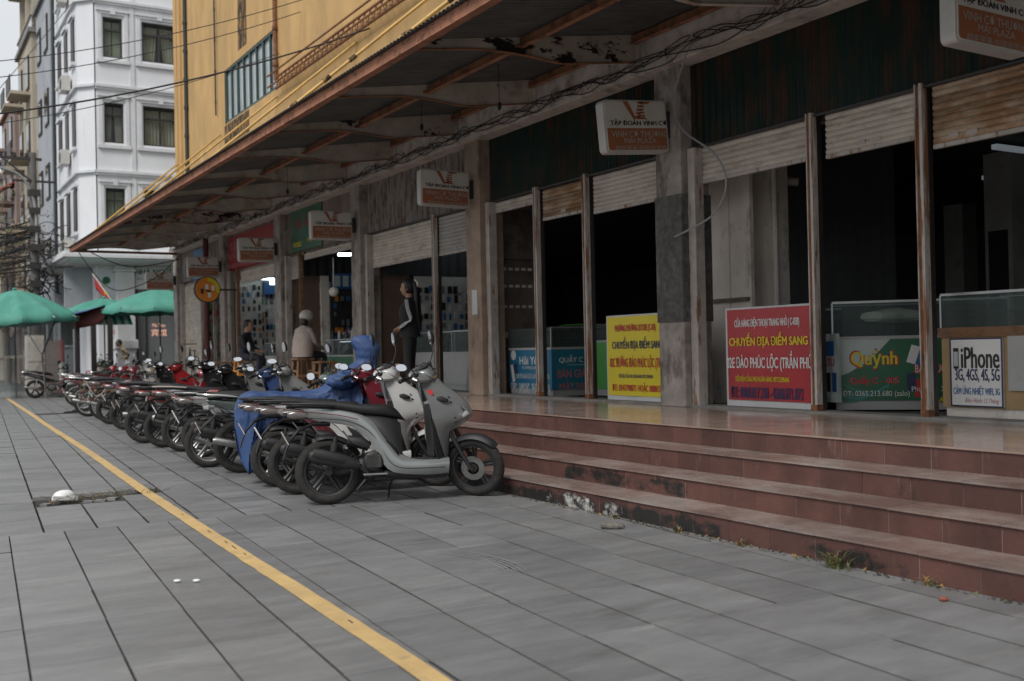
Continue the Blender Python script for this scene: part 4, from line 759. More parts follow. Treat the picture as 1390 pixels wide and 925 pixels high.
def underbone(col, pos, head, label, group, col2=None, seatc='seat_vinyl', rack=False, style='spoke', low=False, muff='steel', rail='chrome', vespa=False):
    bk = empty('motorcycle', pos, label, 'motorbike', group, head); bk.rotation_euler = (rad(3), 0, head)
    R = .29
    shell([(-.36, .79), (-.22, .785), (0, .76), (.18, .72), (.32, .66), (.46, .60), (.56, .58)], [(-.33, .74), (-.2, .70), (0, .64), (.16, .57), (.3, .5), (.44, .50), (.55, .53)],
          [(.04, .05, .035), (.08, .09, .06), (.1, .12, .09), (.105, .135, .1), (.1, .12, .09), (.07, .085, .06), (.05, .06, .045)]).build('side_cover', col, bk, False)
    MB().loft([(-.34, 0, .815, .07, .02), (-.2, 0, .83, .115, .038), (0, 0, .83, .13, .042), (.15, 0, .80, .13, .045), (.3, 0, .775, .13, .045), (.42, 0, .76, .11, .045), (.52, 0, .72, .07, .04, .5)], 18).build('seat', seatc, bk, False)
    MB().tube(crm([(.05, -.14, .80), (-.15, -.15, .835), (-.38, -.10, .85), (-.44, 0, .85), (-.38, .10, .85), (-.15, .15, .835), (.05, .14, .80)], 28), .011, 8).build('grab_rail', rail, bk, False)
    MB().loft([(-.44, 0, .735, .035, .02), (-.40, 0, .74, .075, .038), (-.3, 0, .745, .085, .036)], 12).build('tail_light', 'lens_red', bk, False)
    for s in (-1, 1): MB().loft([(-.39, s*.09, .715, .012, .018), (-.34, s*.12, .715, .028, .026), (-.28, s*.1, .72, .02, .018)], 8).build('indicator', 'lens_clear', bk, False)
    m_ = MB().loft([(.1, 0, .61, .07, .012, .1), (-.1, 0, .63, .07, .012), (-.26, 0, .62, .065, .012, .5), (-.38, 0, .52, .055, .01, .9), (-.44, 0, .40, .05, .008, 1.2)], 10).build('rear_mudguard', 'plastic', bk, False)
    MB().box(-.004, .004, -.08, .08, -.055, .055).build('number_plate', 'plate_pink', m_, False).matrix_local = Matrix.Translation((-.44, 0, .5)) @ Matrix.Rotation(rad(-25), 4, 'Y')
    wheel(bk, 'rear_wheel', 0, R, R, .075, style, 'chrome' if style == 'spoke' else 'rim_black')
    n0 = set(bk.children); wheel(bk, 'front_wheel', 1.22, R, R, .068, style, 'chrome' if style == 'spoke' else 'rim_black')
    keep = set()
    e = MB().loft([(.38, 0, .33, .10, .10), (.5, 0, .34, .115, .115), (.62, 0, .34, .09, .09)], 14).tube([(.6, 0, .36), (.8, 0, .40)], [.06, .055], 12).build('engine', 'engine', bk, False)
    cf = MB()
    for k in range(6): cf.lathe([(.05, -.006), (.075, -.006), (.075, 0), (.05, 0)], (.64+.026*k, 0, .37), ax='x', n=12, close=True)
    tag(cf.build('cooling_fins', 'engine', e, False), kind='stuff')
    MB().lathe([(0, -.125), (.07, -.125), (.085, -.11), (.085, -.08)], (.48, 0, .34), n=18).build('crank_cover', 'steel', e, False)
    MB().loft([(-.02, .06, .29, .012, .018), (.4, .06, .33, .016, .03)], 8).loft([(-.02, -.06, .29, .012, .018), (.4, -.06, .33, .016, .03)], 8).build('swingarm', 'plastic', bk, False)
    for s in (-1, 1): MB().tube([(.0, s*.085, .3), (.07, s*.1, .64)], .022, 8).build('shock_absorber', 'chrome', bk, False)
    MB().loft([(-.3, -.13, .37, .03, .03), (-.27, -.13, .37, .042, .042), (.0, -.13, .31, .042, .042), (.2, -.12, .25, .03, .03), (.25, -.12, .24, .016, .016)], 12).tube(crm([(.24, -.12, .24), (.5, -.11, .19), (.74, -.06, .22), (.8, 0, .33)], 12), .014, 8).build('exhaust', muff, bk, False)
    MB().tube(crm([(.3, 0, .62), (.6, 0, .52), (.82, 0, .68), (.92, 0, .86)], 12), .035, 10).build('frame_tube', col, bk, False)
    levels([(.28, .80, .86, .17), (.42, .80, .92, .20), (.58, .83, .99, .19), (.72, .87, 1.04, .14), (.84, .89, 1.03, .09)]).build('leg_shield', col2 or col, bk, False)
    cwo = MB().loft([(.80, 0, .94, .05, .03, -.3), (.84, 0, .965, .11, .06, -.2), (.93, 0, .97, .125, .075, 0), (1.0, 0, .95, .10, .07, .1), (1.03, 0, .93, .06, .04, .1)], 16).build('handlebar_cowl', col, bk, False)
    MB().ell((1.01, 0, .93), (.04, .075, .05), n=14, m=8).build('headlight', 'lens_clear', cwo, False)
    controls(bk, .86, .985, low=low, mirror_shape='round', chrome='chrome'); keep |= {o for o in set(bk.children)-n0 if o.name.split('.')[0] in ('handlebar', 'mirror', 'handlebar_cowl', 'front_wheel')}
    MB().tube([(1.02, -.075, .78), (1.22, -.08, R)], [.02, .024], 10).tube([(1.02, .075, .78), (1.22, .08, R)], [.02, .024], 10).tube([(1.22, -.09, R), (1.22, .09, R)], .012, 8).build('front_fork', 'steel', bk, False)
    keep |= {bk.children[-1], fender(bk, 1.22, R, R+.035, 15, 150, .05, col)}
    for o in keep|{o for o in bk.children if o.name.split('.')[0] == 'front_fork'}: turn(o, -28, 1.0, .7, 27)
    MB().tube([(.5, .11, .22), (.46, .2, .1), (.45, .24, 0)], .009, 6).build('side_stand', 'steel', bk, False)
    MB().tube([(.46, -.22, .23), (.46, .22, .23)], .011, 8).build('foot_peg', 'seat_vinyl', bk, False)
    if rack:
        r = MB(); 
        for s in (-1, 1): r.tube([(-.4, s*.19, .78), (.1, s*.19, .78), (.1, s*.19, .42), (-.4, s*.19, .42), (-.4, s*.19, .78)], .008, 6).tube([(-.15, s*.19, .78), (-.15, s*.19, .42)], .007, 6).tube([(-.4, s*.19, .6), (.1, s*.19, .6)], .007, 6)
        for x in (-.4, -.15, .1): r.tube([(x, -.19, .78), (x, .19, .78)], .008, 6)
        ro = r.build('luggage_rack', 'rust', bk, False)
        for k in range(3): MB().tube(crm([(-.4+.1*k, -.2, .8), (-.3+.1*k, -.21, .6), (-.2+.1*k, -.205, .5), (-.1+.15*k, -.2, .62), (0, -.2, .8)], 16), .006, 5).build('rope', ('print_green', 'banner_white', 'orange_in')[k], ro, False)
    return bk
GRP = 'motorbikes parked in a row along the steps'
h0 = math.atan2(7.80-8.19, 4.40-3.11)
SC = lambda c, x, y, l, dh=0, **k: scooter(c, (x+(R_.uniform(-.09, .09) if y > 10.2 else 0), y, 0), h0+rad(dh+(R_.uniform(-3, 3) if y > 10.2 else 0)), l, GRP, **{**dict(steer=R_.uniform(-42, -12) if y > 10.5 else -34, big=R_.uniform(.96, 1.05) if y > 10.5 else 1, tail=R_.choice(('lens_red', 'lens_smoke', 'lens_red')), plate=R_.choice(('plate_pink', 'print_white', 'print_grey'))), **k})
UB = lambda c, x, y, l, dh=0, **k: underbone(c, (x, y, 0), h0+rad(dh), l, GRP, **k)
SC('paint_grey', 3.11, 8.19, 'grey-green scooter at the near end of the row, with small red sticker', sticker=True)
SC('paint_white', 3.12, 8.95, 'white scooter standing directly behind the grey-green one', 2)
SC('paint_maroon', 3.16, 9.58, 'dark maroon scooter between the white scooter and the blue rain cover', 1, wheelc='steel')
TB = (3.32, 10.1)
SC('paint_black', TB[0], TB[1], 'scooter mostly hidden under the blue hooded rain cover', 3)
UB('paint_dkgreen', 3.2, 10.96, 'dark green motorbike with chrome grab rail just left of the rain cover', 6, style='cast', low=True)
SC('paint_silver', 3.12, 11.75, 'silver scooter with bright wheels between the dark green motorbike and the blue one', 2, wheelc='steel', rail='chrome')
SC('paint_blue', 3.29, 12.99, 'blue scooter with rounded tail and silver front beside the orange stool', 4, wheelc='chrome', low_body='print_white')
SC('paint_silver', 3.3, 13.93, 'grey scooter with white grab rail left of the blue scooter', 2, wheelc='steel', rail='print_grey')
SC('paint_black', 3.22, 14.75, 'black scooter with silver muffler standing in the middle of the row', 4, exhaust='steel')
SC('paint_black', 3.24, 15.7, 'black scooter with brown muffler cover in front of the rolled-down shutter', 0, wheelc='rim_black', low_body='lens_red')
UB('paint_red', 3.45, 17.1, 'bright red motorbike with wire wheels in the middle of the row', 4)
SC('paint_red', 3.55, 18.8, 'red and black scooter with turquoise trim near the far half of the row', 2, low_body='print_blue')
SC('paint_black', 3.65, 20.6, 'black scooter with tall dark leg shield facing the hotel door', 8)
UB('paint_tan', 3.72, 22.2, 'old motorbike with rusty luggage rack and coloured ropes', 0, rack=True, col2='paint_white')
UB('paint_maroon', 3.66, 23.7, 'dark red motorbike left of the one with the rusty rack', 2, low=True)
UB('paint_red', 3.95, 26.2, 'small red motorbike near the far end of the row', -4)
UB('paint_red', 4.2, 29.0, 'red motorbike with blue tail sticker, last in the row', 0)
SC('paint_white', 6.3, 33.5, 'white scooter standing by itself under the far green umbrella', 40)
UB('paint_maroon', 5.3, 31.5, 'maroon motorbike parked askew beyond the row below the red tarp', 30)
b_ = underbone('paint_black', (4.02, 36.2, 0), rad(-6), 'black motorbike parked alone beside the clear plastic sheet', 'motorbikes parked beyond the row', style='cast')
# blue rain cover with hood, draped over the fourth scooter
def cover():
    C_ = Matrix.Translation((TB[0], TB[1], 0)) @ Matrix.Rotation(h0+rad(3), 4, 'Z'); mb = MB(); rows = []
    key = [(-.42, .72, .09, .52), (-.37, .83, .17, .22), (-.28, .875, .22, .14), (-.16, .872, .225, .38), (-.02, .87, .225, .58), (.2, .86, .24, .62), (.38, .88, .26, .55), (.52, .95, .30, .52), (.68, 1.02, .34, .50), (.82, 1.06, .35, .52), (.98, 1.04, .30, .6), (1.08, .95, .22, .66), (1.14, .84, .12, .70)]
    q = crm([(a[0], a[1], a[2]) for a in key], 150); q2 = crm([(a[3], 0, 0) for a in key], 150)
    def fold(u, v, s):            # hanging folds: sharp crests that deepen towards the hem
        n1 = noise.noise(Vector((u*3.1, v*.9, s*4.2))); n2 = noise.noise(Vector((u*7.3+v*2.2, v*1.3, s*9.1)))
        return (1-abs(math.sin(u*15+n1*5+v*1.5)))**1.6*.05*v+(1-abs(n2)*2.2)*.02+.014*(1-2*abs(noise.noise(Vector((u*15, v*10, s*3)))))+.008*noise.noise(Vector((u*34, v*22, s*3)))
    for i, (p, e) in enumerate(zip(q, q2)):
        row = []; N = 64
        for j in range(N+1):
            s = -1+2*j/N; a = abs(s); sg = 1 if s > 0 else -1
            if a < .36: u = a/.36; y = p.z*(1-(1-u)**1.5); z = p.y-.03*u**2.5; h = 0
            else: u = 1; h = (a-.36)/.64; y = p.z*(1+.12*h); z = p.y-.03-(p.y-.03-e.x)*h
            f = fold(p.x, .15+.85*h, sg); d = .012*noise.noise(Vector((p.x*8, s*5, 2)))+.010*(1-abs(noise.noise(Vector((p.x*5+s*3, s*9, 4))))*3)
            v = Vector((p.x+f*.2, sg*(y+(f-.015)*min(1, h*3+.15)) if a > .01 else 0, max(.06, z+d+(.03*math.sin(p.x*23+sg)*h**3)))); row.append(C_ @ v)
        rows.append(row)
    mb.ribbon(rows); mb.add(rows[0], [tuple(range(len(rows[0])))]); o = one('rain_cover', mb, 'cover_blue', 'blue hooded rain cover draped over a parked scooter', 'rain cover')
    so_ = o.modifiers.new('thick', 'SOLIDIFY'); so_.thickness = .004
    hm = MB(); ring = []
    st = [(.80, 1.03, .27, .24, -.3), (.84, 1.10, .19, .19, -.25), (.875, 1.165, .125, .135, -.15), (.89, 1.21, .108, .125, -.05), (.90, 1.26, .115, .14, .05), (.905, 1.32, .12, .148, .12), (.89, 1.375, .112, .14, .2), (.865, 1.42, .085, .11, .3), (.84, 1.445, .04, .055, .3)]
    st = [(.9+(x-.9)*.9-.05*max(0, z-1.3)/.14, 1.41-(1.445-z)*1.02, hy*(.84 if z < 1.3 else .84-.25*(z-1.3)/.145), hx*.84, tl) for x, z, hy, hx, tl in st]
    sq = crm([s_[:3] for s_ in st], 34); sr = crm([s_[3:]+(0,) for s_ in st], 34)
    for k, (a_, b_) in enumerate(zip(sq, sr)):
        row = []
        for j in range(44):
            a = 2*math.pi*j/44; x, z, hy = a_; f = 1+.10*noise.noise(Vector((math.cos(a)*1.7, math.sin(a)*1.7, z*6)))+.07*(1-abs(math.sin(a*3+z*14+math.cos(a)*2))) ** 2*(1 if z < 1.25 else .6)+.012*math.sin(z*80+a*2.5)+.03*(1-abs(noise.noise(Vector((a*2.2, z*9, 3))))*3)
            row.append(C_ @ Vector((x+b_.x*math.cos(a)*f, hy*math.sin(a)*f, z+b_.y*math.cos(a)*b_.x)))
        row.append(row[0]); ring.append(row)
    hm.ribbon(ring); hm.add(ring[-1][:-1], [tuple(range(44))]); hm.build('hood', 'cover_blue', o)
    hm = MB(); hm.ell((0, 0, 0), (.15, .1, .085), n=26, m=16, f=lambda p: 1+.22*noise.noise(p*2.2)+.1*(1-abs(noise.noise(p*4))*3)); k = hm.build('mirror_bulge', 'cover_blue', o); k.location = (C_ @ Vector((.60, -.36, .97)))
    k = MB().ell((0, 0, 0), (.10, .09, .05), n=22, m=12, f=lambda p: 1+.15*noise.noise(p*3)).build('sleeve_end', 'cover_blue', o); k.location = C_ @ Vector((1.2, .05, 1.07)); k2 = MB().lathe([(.0, .02), (.02, .01), (.04, .0), (.045, .01)], (0, 0, 0), n=16).build('sleeve_lining', 'orange_in', o); k2.location = C_ @ Vector((1.2, -.085, 1.08)); k2.rotation_euler = (rad(25), 0, h0)
cover()
# ------------------------------------------------------------ plaza signs hung from the columns
def vc_logo(mb, o, ux, uy, cx, cy, s, mi):
    P = lambda pts: flat(mb, [(cx+x*s, cy+y*s) for x, y in pts], o, ux, uy, mi, .004)
    P([(-1.0, .5), (-.62, .5), (-.1, -.5), (-.32, -.5)])
    for k in range(5):
        y1 = .5-.2*k; y0 = y1-.13; l = lambda y: -.02+(y+.5)*.30-.17; P([(l(y0)-.02, y0), (l(y0)+.3, y0), (l(y1)+.36, y1), (l(y1)+.0, y1)])
    P([(.18, .5), (1.05, .5), (.75, .36), (.33, .34)]); P([(.0, -.36), (.45, -.36), (.72, -.5), (-.1, -.5)])
    for k in range(4):
        y1 = .27-.17*k; y0 = y1-.1; P([(.02+(y0+.36)*.45, y0), (.45+abs(y0)*.1, y0), (.5+abs(y1)*.2, y1), (.02+(y1+.36)*.45, y1)])
VL = ['near the right edge of the view, cut off by it', 'on the rough rendered column beside the grey cable', 'on the column left of the blue stall', 'on the column above the seated person in beige', 'in front of the red shop signboard', 'above the round yellow phone sign', 'at the far end of the building over the green umbrella']
for i, y in enumerate([4.62]+CY[1:6]+[30.9]):
    root = empty('plaza_sign', (6.74, y, 3.57), 'white and orange plaza sign '+VL[i], 'sign', 'identical plaza signs along the facade'); root.location.z -= .028*i; k_ = 1 if i < 2 else .92; root.scale = (k_, 1, k_)
    tilt = rad(5) if i == 1 else rad(R_.uniform(-1.5, 1.5)); root.rotation_euler = (0, -tilt, 0)
    W, H, T = .415, .275, .062
    def rr(w_, h_, r, n=5):
        pts = []
        for (sx, sy, a0) in ((1, 1, 0), (-1, 1, 90), (-1, -1, 180), (1, -1, 270)):
            for k in range(n): a = rad(a0+90*k/(n-1)); pts.append((sx*(w_-r)+r*math.cos(a), sy*(h_-r)+r*math.sin(a)))
        return pts
    c = MB().prism(rr(W, H, .05), 'y', -T, T); c.build('case', 'sign_case', root, False, bevel=.006)
    c = MB().prism(rr(W-.02, H-.02, .035), 'y', -T-.006, -T); c.build('face_panel', 'sign_white', root, False)
    pr = MB(); o, ux, uy = Vector((0, -T-.006, 0)), X_, Z_
    lowr = [p for p in rr(W-.028, H-.028, .03)]; lowr = [(x, min(y_, -.02)) for x, y_ in lowr]
    flat(pr, lowr, o, ux, uy, 1, .002); vc_logo(pr, o, ux, uy, .02, .165, .185, 1)
    letter(pr, 'TẬP ĐOÀN VINH CƠ', o, ux, uy, .03, .035, .74, .075, 0, .03); letter(pr, 'VINH CƠ THƯƠNG', o, ux, uy, .03, -.075, .74, .075, 2, .012, .005)
    letter(pr, 'MẠI PLAZA', o, ux, uy, .03, -.155, .42, .07, 2, .012, .005); letter(pr, '越南荣基·中国商贸城', o, ux, uy, .03, -.225, .68, .05, 2, 0, .005)
    pr.build('sign_print', ['print_black', 'sign_orange', 'print_grey'], root, False)
    MB().box(W, W+.08, -.05, .05, -.12, .16).build('mounting_bracket', 'plate_bracket', root, False)
# ------------------------------------------------------------ banners
def cloth_panel(x, y_l, y_r, z0, z1, m, border=.03, bm_='banner_white', amp=.006, skew=0):
    mb = MB(); rows = []
    for i in range(21):
        r = []
        for j in range(25):
            u = j/24; v = i/20; r.append((x+amp*noise.noise(Vector((u*3, v*3, x)))-.002, y_l+(y_r-y_l)*u, z0+(z1-z0)*v-.02*(1-v)*u*0+skew*(1-u)*v))
        rows.append(r)
    mb.ribbon(rows); return mb
NX = (Vector((0, -1, 0)), Z_)
o_ = cloth_panel(7.43, 10.2, 8.85, .6, 1.62, 'x').build('notice_banner', 'banner_white'); tag(o_, 'yellow relocation banner with red and navy lettering beside the rough column', 'banner', None)
p_ = MB(); O = Vector((7.417, 10.2, .6)); rect(p_, O, *NX, .03, 1.34, .075, 1.0, 0, .0); p_.build('yellow_field', 'banner_yellow', o_)
p_ = MB(); L = lambda *a, **k: letter(p_, a[0], O, NX[0], NX[1], *a[1:], off=.006, **k)
L('PHƯƠNG PHƯƠNG ISTORE (C-03)', .57, .86, .76, .11, 0, bold=.02); L('CHUYỂN ĐỊA ĐIỂM SANG', .6, .68, .94, .16, 1, bold=.03)
L('02C ĐƯỜNG ĐÀO PHÚC LỘC (TRẦN PHÚ)', .68, .475, 1.2, .2, 0, bold=.02); L('ĐỐI DIỆN CỔNG PHỤ NGÂN HÀNG VIETCOMBANK', .57, .31, .64, .075, 1, bold=.01)
L('ĐT: 0343798871 HOẶC 0888129888', .64, .17, 1.04, .12, 0, bold=.02); p_.build('lettering', ['print_red', 'print_navy'], o_)
o_ = cloth_panel(7.44, 8.13, 6.81, .6, 1.62, 'x', amp=.004).build('notice_banner', 'banner_white'); tag(o_, 'red relocation banner with white and yellow lettering between column and rusty post', 'banner')
p_ = MB(); O = Vector((7.427, 8.13, .6)); rect(p_, O, *NX, .035, 1.315, .085, 1.0, 0, 0.); p_.build('red_field', 'banner_red', o_)
p_ = MB(); L = lambda *a, **k: letter(p_, a[0], O, NX[0], NX[1], *a[1:], off=.006, **k)
L('CỬA HÀNG ĐIỆN THOẠI TRANG NHỎ ( C-03B)', .59, .86, .88, .12, 0, bold=.015); L('CHUYỂN ĐỊA ĐIỂM SANG', .6, .685, 1.06, .15, 1, bold=.03)
L('02E ĐÀO PHÚC LỘC (TRẦN PHÚ', .6, .475, 1.15, .2, 0, bold=.025); L('ĐỐI DIỆN CỔNG PHỤ NGÂN HÀNG VIETCOMBANK', .52, .305, .74, .09, 1, bold=.01)
L('ĐT: 0968.817.218 - 0368.871.872', .57, .165, .98, .115, 2, bold=.03); p_.build('lettering', ['print_white', 'print_yellow', 'print_navy'], o_)
# ------------------------------------------------------------ shop counters
def counter(label, x, y, rz, ln, dp, zb, zt, m, z0=.6, foot='counter_white', glass='glass_dusty', shelf=True, top=None, group='glass shop counters'):
    # origin: front left corner; runs along local x (ln), depth local +y; rz turns it
    r = empty('shop_counter', (x, y, z0), label, 'counter', group, rz); zb -= z0; zt -= z0
    MB().box(.02, ln-.02, .02, dp-.02, .0, .09).build('plinth', foot, r, False)
    MB().box(0, ln, 0, dp, .09, zb-.03).build('cabinet', m, r, False); MB().box(-.01, ln+.01, -.01, dp+.01, zb-.03, zb).build('cabinet_top', top or foot, r, False)
    for (a, b_, c, d) in ((0, ln, .0, .006), (0, ln, dp-.006, dp)): MB().box(a, b_, c, d, zb, zt).build('glass_pane', glass, r, False)
    for a in (0, ln-.006): MB().box(a, a+.006, .007, dp-.007, zb, zt).build('glass_pane', glass, r, False)
    MB().box(-.005, ln+.005, -.005, dp+.005, zt, zt+.01).build('glass_top', glass, r, False)
    f = MB()
    for a in (0, ln): f.box(a-.008, a+.008, -.008, .008, zb, zt)
    f.box(0, ln, -.009, .009, zt-.005, zt+.016).box(0, ln, dp-.009, dp+.009, zt-.005, zt+.016); f.build('metal_edging', 'alu', r, False)
    if shelf: MB().box(.01, ln-.01, .02, dp-.02, (zb+zt)/2-.003, (zb+zt)/2+.003).build('shelf', glass, r, False)
    return r
FY = (X_, Z_)
# blue stall, two faces of one corner counter
c = counter('blue corner counter with white lettering behind the two rusty posts', 7.62, 11.72, 0, 1.05, 1.1, 1.26, 1.52, 'panel_blue')
p_ = MB(); O = Vector((0, 0, 0))
for a in ((('QUẦY C - 0.3'), .42, .5, .6, .12, 0, .01), ('BÁN GIAO THẺ', .5, .32, .82, .15, 1, .03), ('MÁY NGHE TK', .52, .14, .8, .13, 1, .03)): letter(p_, a[0], O, *FY, *a[1:6], bold=a[6], off=.004)
rect(p_, O, *FY, .25, .72, .415, .42, 0, .004); O = Vector((0, 1.1, 0))
for a in (('Hải Yến', .56, .5, .55, .14, 0, .03), ('Số: 0978.252.888', .55, .39, .4, .05, 0, 0), ('CHUYÊN BÁN BUÔN, BÁN LẺ ĐIỆN THOẠI', .62, .27, .86, .11, 0, .0), ('OPPO - SAMSUNG - IPHONE - NOKIA', .55, .1, 1.02, .14, 0, .01)): letter(p_, a[0], O, *NX, *a[1:6], bold=a[6], off=.004)
flat(p_, [(.12+.07*math.cos(q*.4), .56+.07*math.sin(q*.4)) for q in range(16)], O, *NX, 0, .004); flat(p_, [(.03, .42), (.1, .43), (.16, .2), (.09, .17)], O, *NX, 0, .004); rect(p_, O, *NX, .13, .22, .3, .44, 2, .0045)
p_.build('lettering', ['print_white', 'print_pink', 'print_navy'], c, False)
c = counter('lime green counter half hidden behind the yellow banner', 8.2, 10.9, 0, .9, .7, 1.34, 1.55, 'panel_lime'); p_ = MB(); letter(p_, 'Q', (0, 0, 0), *FY, .07, .55, .1, .12); letter(p_, '0', (0, 0, 0), *FY, .07, .12, .1, .12); p_.build('lettering', ['print_white'], c, False)
o_ = MB().loft([(0, 0, 0, .14, .008), (0, 0, .02, .16, .01), (0, 0, .0, .1, .01)], 10); 
one('green_tray', MB().ell((8.3, 12.1, 1.56), (.28, .18, .02), n=14, m=6), 'panel_lime', 'lime green oval tray lying on the blue corner counter', 'tray')
c = counter('pale teal counter peeking out left of the red banner', 7.75, 8.3, rad(-90), .9, .6, 1.3, 1.58, 'panel_pale'); p_ = MB()
for a in (('Quầy', .18, .5, .24, .12, 0, .03), ('C - 05', .3, .3, .3, .09, 0, .01), ('ĐT: 0365', .22, .15, .34, .07, 0, .01)): letter(p_, a[0], (0, 0, 0), *FY, *a[1:6], bold=a[6], off=.004)
p_.build('lettering', ['print_pink'], c, False)
c = counter('green counter with yellow name lettering and painted phones between two rusty posts', 7.78, 7.02, rad(-47), 1.55, .75, 1.3, 1.62, 'panel_green')
p_ = MB(); rows = []
for k in range(24):
    u = k/23; rows.append([(.0+.45*u+.25*u*u, -.001, .12), (.0+.45*u, -.001, .68-.0*u)])
def wave(pts, mi, off): flat(p_, pts, (0, 0, 0), *FY, mi, off)
wave([(0.005, .3), (.005, .67), (.52, .67), (.42, .56), (.3, .45), (.15, .36)], 3, .001)
for k in range(4): wave([(.005, .3-.02*k)]+[(.1*q, .3-.03*k-.14*math.sin(.5*q+.3*k)) for q in range(1, 6)]+[(.1*q, .31-.03*k-.135*math.sin(.5*q+.3*k)) for q in range(5, 0, -1)]+[(.005, .31-.02*k)], 4, .0015+.0003*k)
for a in (('Quỳnh', .37, .48, .44, .2, 5, .075), ('Quỳnh', .37, .48, .41, .17, 1, .03), ('Quầy C - 005', .37, .28, .44, .1, 5, .03), ('Quầy C - 005', .37, .28, .43, .09, 0, .0), ('ĐT: 0365.213.680 (zalo)', .38, .15, .6, .07, 0, .0),
          ('CHUYÊN MUA CHO', 1.25, .56, .55, .11, 5, .05), ('CHUYÊN MUA CHO', 1.25, .56, .54, .1, 0, .0), ('BÁN BUÔN - BÁN LẺ IPHONE', 1.16, .4, .86, .12, 5, .05), ('BÁN BUÔN - BÁN LẺ IPHONE', 1.16, .4, .85, .1, 0, .0), ('Các Dòng Điện Thoại', 1.25, .28, .55, .07, 0, 0), ('Phụ Kiện Xạc - Tai Nghe - Loa', 1.1, .19, .8, .07, 0, 0), ('BÁN THẺ THIẾT BỊ', 1.2, .1, .6, .08, 2, .02)):
    letter(p_, a[0], (0, 0, 0), *FY, *a[1:6], bold=a[6], off=.004+(.001 if a[6] < .05 else 0))
for (x, z, m_, an) in ((.72, .52, 0, -.3), (.79, .5, 6, -.4), (.7, .26, 7, .05), (.77, .2, 5, -.1)):
    ca, sa = math.cos(an), math.sin(an); wave([(x+a*.04*ca-b_*.085*sa, z+a*.04*sa+b_*.085*ca) for a, b_ in ((-1, -1), (1, -1), (1, 1), (-1, 1))], m_, .0045+z*.001)
p_.build('lettering', ['print_white', 'print_yellow', 'print_yellow', 'panel_pale', 'panel_teal', 'print_red', 'print_blue', 'print_navy'], c, False)
one('paper_bag', MB().loft([(8.25, 6.95, 1.49, .14, .05), (8.45, 6.85, 1.5, .16, .075), (8.7, 6.7, 1.48, .13, .05)], 10), 'partition_beige', 'crumpled beige paper bag lying in the glass case of the green counter', 'bag')
# side banner hanging at the left of the green counter
o_ = cloth_panel(7.7, 7.12, 6.86, .68, 1.33, 'x', amp=.03).build('hanging_banner', 'panel_pale'); tag(o_, 'narrow pale vinyl banner hanging just right of the red banner behind the post', 'banner')
p_ = MB(); letter(p_, 'VERTU', (7.685, 7.12, .7), *NX, .1, .36, .2, .07, 0, .02); 
for k in range(3): rect(p_, (7.685, 7.12, .7), *NX, .03+.07*k, .08+.07*k, .08, .26, 1+k % 2); 
rect(p_, (7.685, 7.12, .7), *NX, .05, .2, .42, .56, 1); p_.build('lettering', ['print_red', 'print_blue', 'print_black'], o_)
c = counter('brown wooden counter with white phone price board at the right edge', 7.6, 5.68, rad(-90), 1.5, .8, 1.35, 1.62, 'wood_tan', foot='partition_beige', top='wood_brown')
MB().box(-.02, 1.52, -.025, -.01, .67, .75).build('wooden_rail', 'wood_brown', c, False)
bd = MB().box(.09, .57, -.022, -.004, .1, .66).build('price_board', 'print_white', c, False); p_ = MB()
for (a, b_, c2, d) in ((.09, .57, .1, .112), (.09, .57, .648, .66), (.09, .105, .112, .648), (.555, .57, .112, .648)): rect(p_, (0, -.022, 0), *FY, a, b_, c2, d, 3, .001)
for a in (('iPhone', .37, .5, .34, .17, 0, .035), ('3G, 4GS, 4S, 5G', .34, .355, .4, .11, 1, .02), ('CẢM ỨNG NHIỆT WIFI, 3G', .33, .23, .42, .09, 4, .01), ('Bảo Hành 12 Tháng', .38, .15, .3, .05, 2, .0)): letter(p_, a[0], (0, -.022, 0), *FY, *a[1:6], bold=a[6], off=.003, slant=.2 if a[0][0] == 'B' else 0)
rect(p_, (0, -.022, 0), *FY, .125, .175, .41, .58, 0, .002); rect(p_, (0, -.022, 0), *FY, .13, .17, .43, .55, 5, .003); p_.build('lettering', ['print_black', 'print_navy', 'print_pink', 'print_navy', 'print_blue', 'panel_pale'], bd, False)
MB().box(.62, .84, -.03, -.006, .24, .67).build('price_board', 'counter_white', c, False); MB().box(.85, 1.15, -.03, -.012, .24, .69).build('price_board', 'banner_white', c, False)
# partitions between stalls
for (x0, x1, y, m_, z1) in ((7.6, 8.45, 13.15, 'partition_brown', 3.3), (7.55, 8.2, 17.3, 'brown_paint', 3.3), (7.5, 8.0, 21.4, 'brown_paint', 3.3), (8.0, 8.18, 21.3, 'partition_beige', 2.9)):
    o = hb('stall_partition', MB().box(x0, x1, y, y+.06, .59, z1), m_)
    if y == 13.15: 
        for z in (1.0, 1.25, 2.55): MB().box(x0, x1, y-.012, y-.001, z, z+.012).build('board_joint', 'dark_frame', o)
        MB().box(x0+.08, x0+.2, y-.006, y-.001, 1.42, 1.5).build('paper_notice', 'banner_white', o)
        for z in (1.85, 2.15, 2.4):
            for k in range(5): MB().box(x0+.12+.11*k, x0+.19+.11*k, y-.008, y-.001, z, z+.04).build('painted_mark', 'partition_beige', o)
wl_ = hb('pale_wall', MB().box(8.05, 8.4, 8.72, 9.6, .59, 3.7).box(8.05, 8.1, 8.38, 8.7, .59, 3.7), 'partition_beige'); MB().box(8.401, 8.75, 8.5, 9.5, .59, 3.7).build('pilaster', 'partition_beige', wl_); MB().tube([(8.5, 8.46, .6), (8.5, 8.46, 3.6)], .03, 8).build('conduit', 'partition_beige', wl_); MB().box(8.0, 8.049, 8.4, 9.55, 1.72, 1.76).build('ledge', 'partition_brown', wl_)
